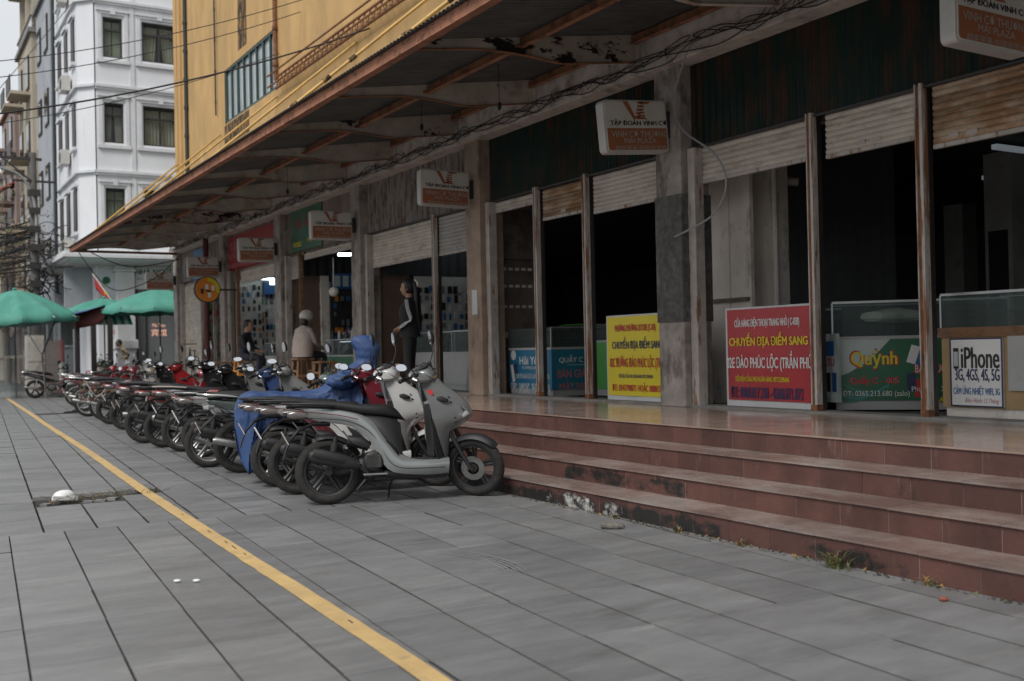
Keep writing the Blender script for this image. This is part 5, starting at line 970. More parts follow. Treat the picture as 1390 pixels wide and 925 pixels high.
one('security_camera', MB().tube([(8.8, 8.6, 3.1), (8.92, 8.5, 3.08)], .05, 10).box(8.751, 8.82, 8.6, 8.7, 3.1, 3.2), 'print_grey', 'small round security camera on the beige partition near the ceiling', 'camera')
for (x, y, z) in ((14.5, 9.6, 3.6), (12.4, 8.0, 3.6), (15.5, 14.2, 3.6), (12.5, 7.0, 2.95)):
    one('ceiling_lamp', MB().box(x-.6, x+.6, y-.04, y+.04, z, z+.06), 'lamp_faint', {14.5: 'faint ceiling lamp deep in the dark hall left of the second post', 12.4: 'faint ceiling lamp nearest in the dark hall at the right', 15.5: 'faint ceiling lamp deep behind the yellow banner', 12.5: 'faint low lamp in the dark hall left of the grey inner column'}[x], 'lamp', 'faint lamps in the dark hall')
# far stalls: display walls hung with phone cases, glass counters, lamps, signboards
CM = ['case_black', 'case_white', 'case_grey', 'case_grey', 'case_white', 'case_black', 'case_black', 'case_grey', 'case_white', 'case_red', 'case_blue', 'case_green', 'case_orange']
_cm = {k: MB().box(-.035, .035, -.008, .008, -.07, .07).mesh('phone_case', k) for k in set(CM)}
def cases(o, ux, uy, n, m, du, dv, lab, grp, first, pool=CM, sc_=1, nm='phone_case'):
    for i in range(n):
        for j in range(m):
            if R_.random() < .12: continue
            k = R_.choice(pool); p = Vector(o)+Vector(ux)*(du*i)+Vector(uy)*(dv*j); q = put(_cm[k], nm, None, False, p, (0, 0, first)); q.scale = (sc_*R_.uniform(.6, 1.2), 1, sc_*R_.uniform(.6, 1.1)); q.location.x += R_.uniform(-.02, .02); q.location.z += R_.uniform(-.025, .025); tag(q, lab, nm.replace('_', ' '), grp)
def board(name, lab, x0, x1, y0, y1, z0, z1, m): return one(name, MB().box(x0, x1, y0, y1, z0, z1), m, lab, 'display wall')
def lamp_tube(x, y, z, ln, lab, m='lamp', ax='x'): one('tube_lamp', MB().tube([(x, y, z), (x+ln, y, z)] if ax == 'x' else [(x, y, z), (x, y+ln, z)], .022, 8), m, lab, 'lamp')
board('display_wall', 'display wall full of phone cases behind the woman in black', 8.21, 10.4, 17.1, 17.15, 1.2, 2.6, 'interior_col')
cases((8.3, 17.08, 1.35), X_, Z_, 17, 7, .12, .17, 'small phone case hanging on the display wall behind the woman', 'phone cases behind the woman', 0, ['case_grey', 'case_grey', 'case_white', 'case_black', 'case_blue', 'case_white'])
lamp_tube(8.4, 16.6, 3.3, 1.2, 'shaded lamp tube lighting the wall of cases behind the woman', 'lamp_panel')
board('display_wall', 'dark shelf wall under the blue picture board in the lit stall', 8.19, 9.6, 21.25, 21.3, 1.2, 2.6, 'dark_frame')
cases((8.3, 21.22, 1.4), X_, Z_, 9, 7, .14, .17, 'small boxed gadget on the dark shelf wall of the lit stall', 'boxes on the shelf wall', 0, ['case_black', 'case_orange', 'case_grey', 'case_blue'], nm='gadget_box')
board('display_wall', 'pale perforated display wall behind the seated man', 7.45, 8.1, 25.75, 25.8, .9, 3.1, 'sign_white')
cases((7.5, 25.7, 1.2), X_, Z_, 5, 11, .13, .17, 'phone accessory hanging on the pale wall behind the seated man', 'accessories behind the seated man', 0, nm='phone_accessory')
board('display_wall', 'bright rack wall right of the pale perforated wall', 8.11, 10.0, 25.9, 25.95, .9, 3.1, 'sign_white')
cases((8.15, 25.87, 1.25), X_, Z_, 15, 10, .12, .165, 'bright phone case on the rack right of the seated man', 'cases right of the seated man', 0)
lamp_tube(7.6, 25.2, 3.1, 1.6, 'lit lamp tube above the rack walls behind the seated man', 'lamp_panel')
board('display_wall', 'narrow display rack beside the rolled-down shutter', 7.5, 8.6, 28.6, 28.65, .8, 3.1, 'column_grey')
cases((7.55, 28.55, 1.25), X_, Z_, 8, 9, .135, .19, 'phone case on the narrow rack beside the rolled-down shutter', 'cases beside the rolled-down shutter', 0, ['case_black', 'case_black', 'case_grey', 'case_white', 'case_red', 'case_green'])
c = counter('white glass counter standing behind the woman in black', 8.0, 16.9, rad(-90), 1.7, .6, 1.22, 1.55, 'counter_white'); p_ = MB(); letter(p_, '0984', (0, 0, 0), *FY, .4, .35, .4, .12, 0, .01); p_.build('lettering', ['print_red'], c, False)
c = counter('white glass counter right of the post behind the woman', 7.9, 15.1, rad(-90), 1.7, .6, 1.22, 1.55, 'counter_white'); MB().box(.75, 1.2, -.03, -.01, .1, .5).build('leaning_board', 'alu', c, False)
one('glass_sheet', MB().box(7.62, 7.63, 13.45, 14.1, .6, 1.1, ry=rad(8)), 'glass_dusty', 'clear glass sheet leaning before the white counter by the brown column', 'glass sheet')
c = counter('lit glass phone counter on a green and red painted base', 7.7, 20.3, rad(-90), 2.6, .6, 1.2, 1.5, 'panel_green', glass='glass'); p_ = MB()
for k in range(3): letter(p_, ('MUA BÁN', 'SỬA CHỮA', 'ĐIỆN THOẠI')[k], (0, 0, 0), *FY, .5+.02*k, .42-.13*k, .6, .1, k % 2, .02)
rect(p_, (0, 0, 0), *FY, 1.7, 2.2, .1, .5, 2); letter(p_, '01', (0, 0, 0), *FY, 1.95, .2, .3, .2, 0, .02, .004); p_.build('lettering', ['print_red', 'print_white', 'panel_lime'], c, False)
MB().box(.05, 2.55, .3, .33, .86, .875).build('counter_light', 'lamp_dim', c, False)
_bt = {k: MB().lathe([(0, 0), (.03, 0), (.032, .02), (.032, .13), (.012, .16), (.012, .19), (0, .19)], (0, 0, 0), ax='z', n=10).mesh('bottle', k) for k in ('case_white', 'case_grey', 'case_black', 'case_red')}
for i in range(34): q = put(_bt[R_.choice(['case_white', 'case_white', 'case_grey', 'case_black', 'case_red'])], 'bottle', None, False, (R_.uniform(7.8, 8.2), R_.uniform(17.8, 20.2), 1.515), (0, 0, 0)); q.scale = (1, 1, R_.uniform(.6, 1.3)); tag(q, 'small bottle or gadget standing on the lit glass phone counter', 'bottle', 'bottles on the lit counter')
c = counter('glass counter with white goods beside the seated man', 7.8, 24.6, rad(-90), 2.4, .6, 1.2, 1.5, 'counter_white', glass='glass'); MB().box(.05, 2.3, .3, .33, .86, .875).build('counter_light', 'lamp_dim', c, False); MB().box(1.1, 1.5, -.01, -.002, .12, .5).build('front_panel', 'panel_red', c, False)
for i in range(16): q = put(_bt[R_.choice(['case_white', 'case_red', 'case_black', 'case_grey'])], 'bottle', None, False, (R_.uniform(7.9, 8.3), R_.uniform(22.4, 24.4), 1.515), (0, 0, 0)); tag(q, 'small bottle or gadget on the glass counter beside the seated man', 'bottle', 'bottles beside the seated man')
one('fluorescent_lamp', MB().tube([(7.5, 19.0, 3.14), (8.0, 19.0, 3.16)], .03, 8), 'lamp', 'lit fluorescent tube hanging in the middle phone stall', 'lamp')
one('square_lamp', MB().box(7.75, 7.93, 23.95, 24.0, 2.88, 3.0), 'lamp_panel', 'lit square lamp panel above the counter beside the seated man', 'lamp')
one('desk_fan_lamp', MB().ell((7.9, 20.3, 2.5), (.1, .14, .1), n=12, m=6).tube([(7.9, 20.3, 2.6), (7.9, 20.3, 3.2)], .012, 6), 'partition_beige', 'small pale lamp shade hanging at the left of the lit stall', 'lamp')
def signbd(lab, y1, y0, z0, z1, m, x=7.33, lines=(), lm=('print_white',)):
    o = one('shop_signboard', MB().box(x, x+.03, y0, y1, z0, z1), m, lab, 'signboard'); p_ = MB()
    for (t, cx, cy, w_, h_, mi) in lines: letter(p_, t, (x, y1, z0), *NX, cx, cy, w_, h_, mi, .03)
    if lines: p_.build('lettering', list(lm), o)
    return o
signbd('faded red shop signboard with pale lettering under the canopy', 26.4, 22.3, 3.3, 4.15, 'panel_red', lines=(('ĐT-SIM LAM', 1.3, .6, 1.8, .2, 0), ('SỬA CHỮA MÁY TÍNH', 1.5, .36, 2.3, .14, 0), ('BÁN BUÔN BÁN LẺ', 1.2, .15, 1.7, .1, 0), ('0913.284.568', 3.3, .2, 1.2, .14, 0)), lm=('print_pink',))
signbd('dark green shop signboard with red and yellow lettering on the planks', 21.2, 19.4, 3.36, 4.22, 'panel_dkgreen', x=7.32, lines=(('HÀ ANH', .9, .6, 1.3, .3, 0), ('MOBILE', .4, .14, .5, .1, 1), ('PHỤ KIỆN', 1.3, .18, .6, .12, 1)), lm=('panel_red', 'print_yellow'))
signbd('light blue blank signboard at the far end of the facade', 29.4, 28.3, 3.3, 4.15, 'panel_skyblue')
o_ = one('shop_signboard', MB().box(8.2, 9.0, 21.15, 21.2, 2.62, 2.95), 'print_blue', 'blue phone picture board inside the lit phone stall', 'signboard')
p_ = MB()
for k in range(4): rect(p_, (8.2, 21.15, 2.62), *FY, .05+.19*k, .18+.19*k, .05, .28, 0, .003)
p_.build('phone_pictures', ['panel_pale'], o_)
one('shop_signboard', MB().box(8.15, 8.8, 25.7, 25.75, 2.75, 3.05), 'print_blue', 'small blue board beside the square lamp', 'signboard')
# round yellow phone sign
root = empty('round_sign', (6.6, 25.2, 2.82), 'round yellow and orange sign with phone pictures on a bracket', 'sign')
MB().lathe([(0, -.05), (.3, -.05), (.315, -.035), (.315, .035), (.3, .05), (0, .05)], (0, 0, 0), n=36).build('case', 'dark_frame', root, False)
MB().lathe([(0, -.052), (.29, -.052)], (0, 0, 0), n=36).build('yellow_disc', 'print_yellow', root, False)
p_ = MB(); flat(p_, [(0, 0)]+[(.285*math.cos(a), .285*math.sin(a)) for a in [rad(90+i*9) for i in range(29)]], (0, -.053, 0), *FY, 0, .001)
flat(p_, [(.2*math.cos(a), .2*math.sin(a)) for a in [rad(i*15) for i in range(24)]], (0, -.053, 0), *FY, 0, .0015)
for (x, z, m_) in ((-.13, -.04, 2), (-.02, .06, 1), (.13, .04, 1), (.04, -.13, 1), (-.02, .02, 2), (.04, -.08, 2)): rect(p_, (0, -.053, 0), *FY, x-.035, x+.035, z-.06, z+.06, m_, .003+abs(z)*.01)
p_.build('sign_print', ['orange_bright', 'print_white', 'print_black'], root, False); MB().box(.31, .75, -.02, .02, -.02, .02).build('bracket', 'plate_bracket', root, False)
# brown drain post beside the round sign, bicycle frames, things by the stalls
one('drain_pipe_post', MB().tube([(6.95, 26.6, .6), (6.95, 26.6, 4.2)], .07, 12), 'tarp_red', 'dark red drain pipe standing beside the round yellow sign', 'pipe')
hb('shop_post', MB().box(7.25, 7.34, 25.5, 25.6, .6, 3.3), 'plank_wood')
def stool(x, y, h, m, lab, s=.17):
    r = empty('wooden_stool', (x, y, .6), lab, 'stool'); MB().box(-s, s, -s, s, h-.035, h).build('seat', m, r, False, bevel=.008)
    for a in (-1, 1):
        for b_ in (-1, 1): MB().bar((a*s*.78, b_*s*.78, h-.035), (a*s*1.05, b_*s*1.05, 0), .035).build('leg', m, r, False)
    for a in (-1, 1): MB().box(-s*.85, s*.85, a*s*.95-.012, a*s*.95+.012, h*.4, h*.4+.04).build('rung', m, r, False); MB().box(a*s*.95-.012, a*s*.95+.012, -s*.85, s*.85, h*.55, h*.55+.04).build('rung', m, r, False)
    return r
stool(6.45, 21.85, .52, 'wood_orange', 'orange wooden stool under the seated man in black'); stool(6.5, 18.3, .56, 'wood_brown', 'brown stool under the person in the beige jacket'); stool(6.75, 17.85, .5, 'wood_brown', 'empty brown stool in front of the lit phone counter'); stool(6.3, 22.9, .5, 'wood_brown', 'brown stool left of the orange stool', .2)
bc = MB()
for (x, y) in ((6.75, 26.9), (6.8, 27.9)): bc.lathe([(.31, -.012), (.325, 0), (.31, .012)], (x, y, .93), ax='x', n=32, close=True); 
bc.tube([(6.75, 26.9, .93), (6.76, 27.3, .88), (6.78, 27.15, 1.4), (6.76, 27.3, .88), (6.79, 27.75, 1.45)], .014, 6).tube([(6.78, 27.15, 1.36), (6.79, 27.75, 1.4), (6.8, 27.9, .93)], .014, 6).tube([(6.6, 27.75, 1.55), (6.98, 27.75, 1.55)], .012, 6)
one('bicycle', bc, 'cable_black', 'old black bicycle leaning before the narrow phone case rack', 'bicycle')
# ------------------------------------------------------------ people
def person(label, pos, head, J, top, pant, hairf, shoe='cloth_black', female=False, stripes=False, skinm='skin'):
    # J: joint name -> local (x, y, z); x forward, y left
    root = empty('person', pos, label, 'person', None, head); names = list(J); idx = {n: i for i, n in enumerate(names)}
    B = [('pelvis', 'waist', 2), ('waist', 'chest', 1), ('chest', 'neck', 1), ('neck', 'head', 0)]
    for s in 'lr': B += [('chest', 'sh'+s, 1), ('sh'+s, 'el'+s, 1), ('el'+s, 'wr'+s, 1), ('wr'+s, 'ha'+s, 0), ('pelvis', 'hip'+s, 2), ('hip'+s, 'kn'+s, 2), ('kn'+s, 'an'+s, 2), ('an'+s, 'to'+s, 3)]
    Rr = dict(pelvis=.135, waist=.115, chest=.135, neck=.05, head=.06, sh=.062, el=.045, wr=.03, ha=.028, hip=.095, kn=.06, an=.042, to=.038)
    me = bpy.data.meshes.new('b'); me.from_pydata([J[n] for n in names], [(idx[a], idx[b]) for a, b, c in B], [])
    ob = bpy.data.objects.new('b', me); COL.objects.link(ob); md = ob.modifiers.new('s', 'SKIN'); md.use_smooth_shade = True
    for n in names:
        r = Rr.get(n) or Rr[n[:-1]]; v = me.skin_vertices[0].data[idx[n]]; v.radius = (r*1.0, r*.8) if n in ('pelvis', 'waist', 'chest') else (r, r); v.use_root = n == 'pelvis'
    sb = ob.modifiers.new('u', 'SUBSURF'); sb.levels = 2; sb.render_levels = 2
    dg = bpy.context.evaluated_depsgraph_get(); ev = bpy.data.meshes.new_from_object(ob.evaluated_get(dg)); mb = MB(); segs = [(Vector(J[a]), Vector(J[b]), c) for a, b, c in B]
    def cls(p):
        best = (9, 0)
        for a, b_, c in segs:
            t = max(0, min(1, (p-a).dot(b_-a)/max(1e-6, (b_-a).length_squared))); d = (a+(b_-a)*t-p).length
            if d < best[0]: best = (d, c)
        return best[1]
    mb.v = [tuple(v.co) for v in ev.vertices]
    for p in ev.polygons: mb.f.append(tuple(p.vertices)); mb.m.append(cls(Vector(p.center))); mb.sm.append(True)
    bpy.data.objects.remove(ob); 
    H = Vector(J['head']); hd = (H-Vector(J['neck'])).normalized(); f = Vector((1, 0, 0)); tilt = J.get('_t', 0); c = H+hd*.06
    def face(p):
        k = 1.0
        if p.x > .3: k += .16*max(0, 1-((p.z+.1)**2+(p.y*1.2)**2)*22)        # nose
        if p.z < -.4: k *= 1-.12*abs(p.y)+.05*max(0, p.x)
        if p.z > .0 and p.x > .8: k *= .985
        return k
    mb.ell(c, (.098, .075, .122), 0, 22, 16, f=face)
    for s in (-1, 1): mb.ell(c+Vector((-.01, s*.076, -.01)), (.018, .009, .03), 0, 8, 6)
    for s in 'lr':                                    # palm, four fingers and a thumb
        w_ = Vector(J['wr'+s]); h_ = Vector(J['ha'+s]); d = (h_-w_).normalized(); sd = d.cross(Z_); sd = Vector((0, 1, 0)) if sd.length < .1 else sd.normalized(); up_ = sd.cross(d)
        for k, (o, l) in enumerate(((-.03, .06), (-.01, .072), (.01, .068), (.029, .052))): b0 = h_+sd*o; mb.tube([b0, b0+d*l*.5-up_*.008, b0+d*l-up_*.03], [.0095, .009, .006], 6, 0)
        mb.tube([w_.lerp(h_, .5)-sd*.03, w_.lerp(h_, .9)-sd*.055-up_*.01, h_+d*.02-sd*.05-up_*.02], [.011, .01, .007], 6, 0)
    mb.build('body', [skinm, top, pant, shoe], root, False)
    fc = MB()
    for s in (-1, 1): fc.ell(c+Vector((.089, s*.032, .012)), (.008, .014, .006), 0, 8, 5); fc.ell(c+Vector((.092, s*.032, .032)), (.006, .018, .004), 0, 6, 4)
    fc.build('eyes', 'hair', root, False); MB().ell(c+Vector((.092, 0, -.06)), (.008, .024, .006), 0, 8, 5).build('mouth', 'sign_orange', root, False)
    hairf(root, c); return root
def short_hair(root, c): MB().ell(c+Vector((-.014, 0, .028)), (.107, .087, .118), n=20, m=12, f=lambda p: (1.0 if not (p.x > .35 and p.z < .55) and p.z > -.55 else .8)+.04*noise.noise(p*5)).build('hair', 'hair', root, False)
def long_hair(root, c):
    m_ = MB(); m_.ell(c+Vector((-.015, 0, .025)), (.108, .09, .122), n=20, m=12, f=lambda p: 1.0 if not (p.x > .35 and p.z < .5) else .78); m_.build('hair', 'hair', root, False)
    MB().loft([(-.05, 0, c.z+.08, .05, .05, .9), (-.095, 0, c.z+.04, .06, .05, 1.25), (-.11, 0, c.z-.06, .07, .045, 1.5), (-.115, 0, c.z-.2, .085, .045, 1.57), (-.125, 0, c.z-.38, .09, .045, 1.6), (-.14, 0, c.z-.52, .07, .035, 1.6), (-.15, 0, c.z-.62, .02, .012, 1.57)], 12).build('ponytail', 'hair', root, False)
    cl = MB(); 
    for s in (-1, 1): cl.tube([(-.1, s*.03, c.z+.12), (-.14, s*.05, c.z+.06), (-.13, s*.02, c.z-.02)], [.012, .014, .008], 6)
    cl.build('hair_claw', 'partition_beige', root, False)
def helmet(root, c):
    MB().ell(c+Vector((-.01, 0, .04)), (.135, .12, .12), n=22, m=12, f=lambda p: 1 if p.z > -.35 else .84).build('helmet', 'helmet_cream', root, False); MB().loft([(.08, 0, c.z+.03, .09, .012), (.17, 0, c.z+.01, .06, .006)], 10).build('helmet_visor', 'helmet_cream', root, False)
    MB().ell(c+Vector((-.06, 0, -.07)), (.07, .075, .1), n=14, m=8).build('hair', 'hair', root, False)
# standing woman, seen from her left side as she faces the street's far end
Jw = dict(pelvis=(0, 0, .92), waist=(.01, 0, 1.06), chest=(.0, 0, 1.24), neck=(.0, 0, 1.42), head=(.015, 0, 1.5), shl=(-.01, .17, 1.34), ell=(-.09, .23, 1.09), wrl=(.1, .17, .98), hal=(.16, .12, .96), shr=(-.01, -.17, 1.34), elr=(-.07, -.22, 1.09), wrr=(.11, -.16, .99), har=(.17, -.11, .97),
          hipl=(0, .09, .86), knl=(.02, .09, .47), anl=(-.03, .09, .07), tol=(.11, .1, .03), hipr=(0, -.09, .86), knr=(.01, -.09, .47), anr=(-.02, -.09, .07), tor=(.12, -.1, .03))
pw = person('woman with long black ponytail in a black tracksuit jacket with white sleeve stripes', (6.72, 14.2, .6), rad(140), Jw, 'cloth_black', 'cloth_black', long_hair, female=True)
pw.scale = (1.03, 1.0, 1.02)
MB().loft([(-.01, 0, .86, .155, .16, 0), (0, 0, .9, .17, .04)], 8)
jk = MB(); rows = []
for z, hx, hy, cx in ((.84, .145, .17, 0), (.9, .15, .175, 0), (1.05, .14, .16, .0), (1.22, .15, .175, .01), (1.34, .12, .165, -.01), (1.4, .07, .09, -.005)):
    r = [(cx+hx*math.cos(a), hy*math.sin(a), z) for a in [2*math.pi*i/22 for i in range(22)]]; r.append(r[0]); rows.append(r)
jk.ribbon(rows); jk.build('jacket', 'cloth_black', pw, False)
def stripe(root, J, s, off):
    mb = MB()
    for k in (-1, 0, 1):
        a, b_, c = Vector(J['sh'+s]), Vector(J['el'+s]), Vector(J['wr'+s]); sg = 1 if s == 'l' else -1
        pts = [a+Vector((k*.018, sg*.045, .045)), a.lerp(b_, .3)+Vector((k*.018, sg*.066, 0)), a.lerp(b_, .8)+Vector((k*.018, sg*.06, -.0)), b_+Vector((k*.004, sg*.056, -.02*k)), b_.lerp(c, .5)+Vector((0, sg*.046, .017*k)), c+Vector((0, sg*.038, .014*k))]
        mb.tube(crm(pts, 24), .0055, 5)
    mb.build('sleeve_stripes', 'cloth_white', root, False)
stripe(pw, Jw, 'l', 0); stripe(pw, Jw, 'r', 0)
def seated(sz, fwd=.12, lean=.06): return dict(pelvis=(0, 0, sz+.1), waist=(.0+lean*.3, 0, sz+.24), chest=(lean, 0, sz+.42), neck=(lean+.03, 0, sz+.6), head=(lean+.06, 0, sz+.67), shl=(lean, .18, sz+.52), ell=(lean+.08, .22, sz+.28), wrl=(lean+.28, .14, sz+.2), hal=(lean+.35, .1, sz+.19), shr=(lean, -.18, sz+.52), elr=(lean+.08, -.22, sz+.28), wrr=(lean+.28, -.14, sz+.2), har=(lean+.35, -.1, sz+.19),
    hipl=(.06, .1, sz+.07), knl=(.42, .13, sz+.05), anl=(.36, .13, .08), tol=(.5, .14, .03), hipr=(.06, -.1, sz+.07), knr=(.42, -.13, sz+.05), anr=(.36, -.13, .08), tor=(.5, -.14, .03))
person('man in black jacket sitting sideways on the orange stool', (6.45, 21.85, .6), rad(-40), seated(.52, lean=.05), 'cloth_black', 'cloth_navy', short_hair)
pb = person('person in a fluffy beige jacket and cream helmet sitting with back to the street', (6.5, 18.3, .6), rad(22), seated(.56, lean=.03), 'cloth_beige', 'cloth_navy', helmet)
jk = MB(); rows = []
for z, hx, hy, cx in ((.58, .17, .2, 0), (.7, .18, .215, .0), (.9, .17, .205, .02), (1.06, .13, .19, .03), (1.14, .07, .1, .04)):
    r = [(cx+hx*math.cos(a), hy*math.sin(a), z) for a in [2*math.pi*i/22 for i in range(22)]]; r.append(r[0]); rows.append(r)
jk.ribbon(rows); jk.build('jacket', 'cloth_beige', pb, False)
Js = dict(Jw); person('shopkeeper with black hair standing behind the lit phone counter', (8.75, 18.4, .6), rad(190), {k: (v[0], v[1], v[2]*.95) for k, v in Jw.items()}, 'cloth_black', 'cloth_navy', short_hair)
person('person in a tan jacket bending forward near the hotel door under the umbrella', (7.35, 38.9, .25), rad(175), {**{k: (v[0]+max(0, v[2]-.95)*.45, v[1], v[2]-max(0, v[2]-.95)*.12) for k, v in Jw.items()}}, 'cloth_tan', 'cloth_white', short_hair)
# ------------------------------------------------------------ hotel and houses beyond
HOT = empty('hotel_building', (6.4, 42, 0), 'tall white corner hotel with moulded window surrounds and curtains', 'building')
def ht(name, mb, m, **k): return mb.build(name, m, HOT, **k)
Wn = []   # window openings on the front: x0, x1, z0, z1
for z0, z1 in ((2.9+3.27*k, 4.45+3.27*k) for k in range(1, 6)):
    for (x0, x1) in ((7.23, 7.95), (8.66, 10.0), (10.7, 12.0)): Wn.append((x0, x1, z0-.0, z1))
xs = [6.95]+sorted({a for w_ in Wn for a in w_[:2]})+[14]; zs = [4.95]+sorted({a for w_ in Wn for a in w_[2:]})+[22]
fr = MB()
for i in range(len(xs)-1):
    for j in range(len(zs)-1):
        cx, cz = (xs[i]+xs[i+1])/2, (zs[j]+zs[j+1])/2
        if any(a < cx < b_ and c < cz < d for a, b_, c, d in Wn): continue
        fr.box(xs[i], xs[i+1], 42, 42.3, zs[j], zs[j+1])
ht('front_wall', fr, 'white_wall')
ht('side_wall', MB().prism([(6.38, 42.55), (6.9, 42.0), (6.9, 48.4), (6.38, 48.4)], 'z', 4.95, 22), 'white_wall')
ht('rear_block', MB().box(6.9, 14, 42.6, 48.4, 0, 22), 'white_wall'); ht('roof', MB().box(6.3, 14.1, 41.9, 48.5, 22, 22.2), 'concrete')
for k, (x0, x1, z0, z1) in enumerate(Wn):
    w_ = ht('window', MB().box(x0, x1, 42.12, 42.2, z0, z0+.07).box(x0, x1, 42.12, 42.2, z1-.07, z1).box(x0, x0+.07, 42.12, 42.2, z0+.07, z1-.07).box(x1-.07, x1, 42.12, 42.2, z0+.07, z1-.07).box(x0+.07, x1-.07, 42.12, 42.2, z1-.5, z1-.43), 'dark_frame')
    if x1-x0 > 1: MB().box((x0+x1)/2-.04, (x0+x1)/2+.04, 42.12, 42.2, z0+.07, z1-.5).build('mullion', 'dark_frame', w_)
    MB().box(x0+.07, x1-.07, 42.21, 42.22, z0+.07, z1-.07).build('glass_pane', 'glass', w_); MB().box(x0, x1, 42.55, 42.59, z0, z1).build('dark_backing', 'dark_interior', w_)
    cu = MB(); rows = [[], []]; n = 40; op = .35 if x1-x0 > 1 else .5; cm_ = ('curtain_cream', 'curtain_tan', 'curtain_pink')[k % 3 if k > 3 else (0, 0, 1, 2)[k]]
    for (a, b_, sg) in ((x0+.05, x0+(x1-x0)*.48, 1), (x0+(x1-x0)*.54, x1-.05, -1)):
        r = [[], []]
        for i in range(n+1):
            u = i/n; x = a+(b_-a)*u; r[1].append((x, 42.32+.03*math.sin(u*30), z1-.1)); r[0].append((a+(b_-a)*(u*(.75 if k % 2 else 1)+(0 if sg > 0 else (.25 if k % 2 else 0))), 42.32+.04*math.sin(u*30), z0+.05))
        cu.ribbon(r)
    cu.build('curtain', cm_, w_)
    s_ = MB(); e = .14
    for (a, b_, c, d, pr) in ((x0-e-.05, x0-.06, z0-.1, z1+.1, .05), (x1+.06, x1+e+.05, z0-.1, z1+.1, .05), (x0-e-.05, x1+e+.05, z1+.1, z1+.2, .06), (x0-e-.1, x1+e+.1, z1+.2, z1+.26, .1), (x0-e-.1, x1+e+.1, z0-.22, z0-.1, .1), ((x0+x1)/2-.09, (x0+x1)/2+.09, z1+.08, z1+.32, .12)):
        s_.box(a, b_, 42-pr, 41.999, c, d)
    s_.build('window_surround', 'white_trim', w_)
for z in (5.3+3.27*k-.0 for k in range(1, 6)):
    z -= .3; ht('belt_course', MB().box(6.9, 14, 41.86, 41.999, z, z+.1).box(6.9, 14, 41.9, 41.999, z-.08, z-.002).prism([(6.26, 42.5), (6.86, 41.88), (6.9, 42.0), (6.38, 42.55), (6.38, 48), (6.26, 48)], 'z', z, z+.1), 'white_trim')
for x in (8.2, 10.25): ht('pilaster_strip', MB().box(x, x+.16, 41.95, 41.998, 5.2, 22), 'white_trim')
# side face: narrow windows, brackets and air conditioners
for k in range(1, 6):
    z = 2.9+3.27*k
    for y in (43.4, 45.2, 47.0):
        w_ = ht('window', MB().box(6.33, 6.379, y-.35, y+.35, z, z+1.6), 'dark_frame'); MB().box(6.24, 6.329, y-.5, y+.5, z+1.65, z+1.8).box(6.24, 6.329, y-.5, y+.5, z-.2, z-.08).build('window_surround', 'white_trim', w_)
AC = MB().box(-.16, .16, -.4, .4, -.28, .28).mesh('air_conditioner', 'sign_case'); ACg = MB().lathe([(0, 0), (.22, 0), (.22, .01), (0, .01)], (0, 0, 0), ax='x', n=18).mesh('fan_grille', 'dark_frame')
for k in range(5):
    z = 5.6+3.2*k+(.4 if k % 2 else 0); o = put(AC, 'air_conditioner', None, False, (6.15, 44.2+.5*(k % 2), z)); tag(o, 'grey air conditioner on the side of the white hotel, '+('lowest', 'second from below', 'third from below', 'fourth from below', 'topmost')[k]+' of its column', 'air conditioner', 'air conditioners on the white hotel'); put(ACg, 'fan_grille', o, False, (-.175, -.1, 0))
ht('drain_pipe', MB().tube([(6.2, 47.6, 4), (6.2, 47.6, 22)], .07, 8), 'pipe_black')
# cornice slab, ground floor
ht('cornice', MB().box(5.7, 14, 41.05, 49, 4.86, 4.95).box(5.55, 14, 40.9, 49.1, 4.951, 5.06).box(5.62, 14, 40.97, 49.05, 5.061, 5.2).box(5.85, 14, 41.2, 48.9, 4.8, 4.859), 'white_trim')
ht('soffit', MB().box(5.95, 14, 41.3, 48.8, 4.75, 4.799), 'sign_case')
ht('ground_wall', MB().box(6.95, 8.26, 42.3, 42.6, .0, 4.75).box(8.26, 14, 42.0, 42.3, 3.85, 4.75).box(9.8, 14, 42.05, 42.3, 0, 3.85), 'white_wall')
ht('side_shop_wall', MB().box(5.9, 6.94, 43.2, 43.5, 2.9, 4.75), 'grey_wall')
p_ = ht('entrance_pilaster', MB().box(7.52, 8.2, 41.75, 42.29, 1.9, 4.5).box(7.44, 8.28, 41.67, 42.29, 1.55, 1.9).box(7.5, 8.22, 41.73, 42.29, .95, 1.549).box(7.4, 8.32, 41.63, 42.3, .6, .949).box(7.46, 8.255, 41.69, 42.29, 4.501, 4.6).box(7.52, 8.2, 41.75, 42.29, 4.601, 4.75), 'white_trim', bevel=.03)
ht('entrance_steps', MB().box(7.0, 14, 41.0, 42.0, 0, .9).box(6.9, 14, 40.7, 40.999, 0, .6).box(6.8, 14, 40.4, 40.699, 0, .3), 'concrete')
d_ = ht('glass_door', MB().box(8.3, 9.78, 42.05, 42.1, .92, 3.84), 'case_grey'); f = MB()
for x in (8.28, 8.62, 9.7): f.box(x, x+.05, 42.0, 42.049, .9, 3.84)
f.box(8.28, 9.75, 42.0, 42.048, 3.3, 3.36); f.build('door_frame', 'dark_frame', d_)
p_ = MB(); letter(p_, 'Mai Trao', (8.3, 42.04, .9), *FY, .82, 1.56, .5, .14, 0, 0); letter(p_, '宾馆', (8.3, 42.04, .9), *FY, .82, 1.27, .58, .28, 0, 0); p_.build('lit_lettering', ['letter_lit'], d_)
p_ = MB(); letter(p_, 'NHÀ NGHỈ TRANG', (8.22, 41.99, 4.0), *FY, 1.22, .56, 2.35, .28, 0, .08); letter(p_, 'ĐC: 02 TRẦN PHÚ - MÓNG CÁI', (8.22, 41.99, 4.0), *FY, 1.2, .27, 2.2, .1, 0, .0); ht('hotel_lettering', p_, 'print_green')
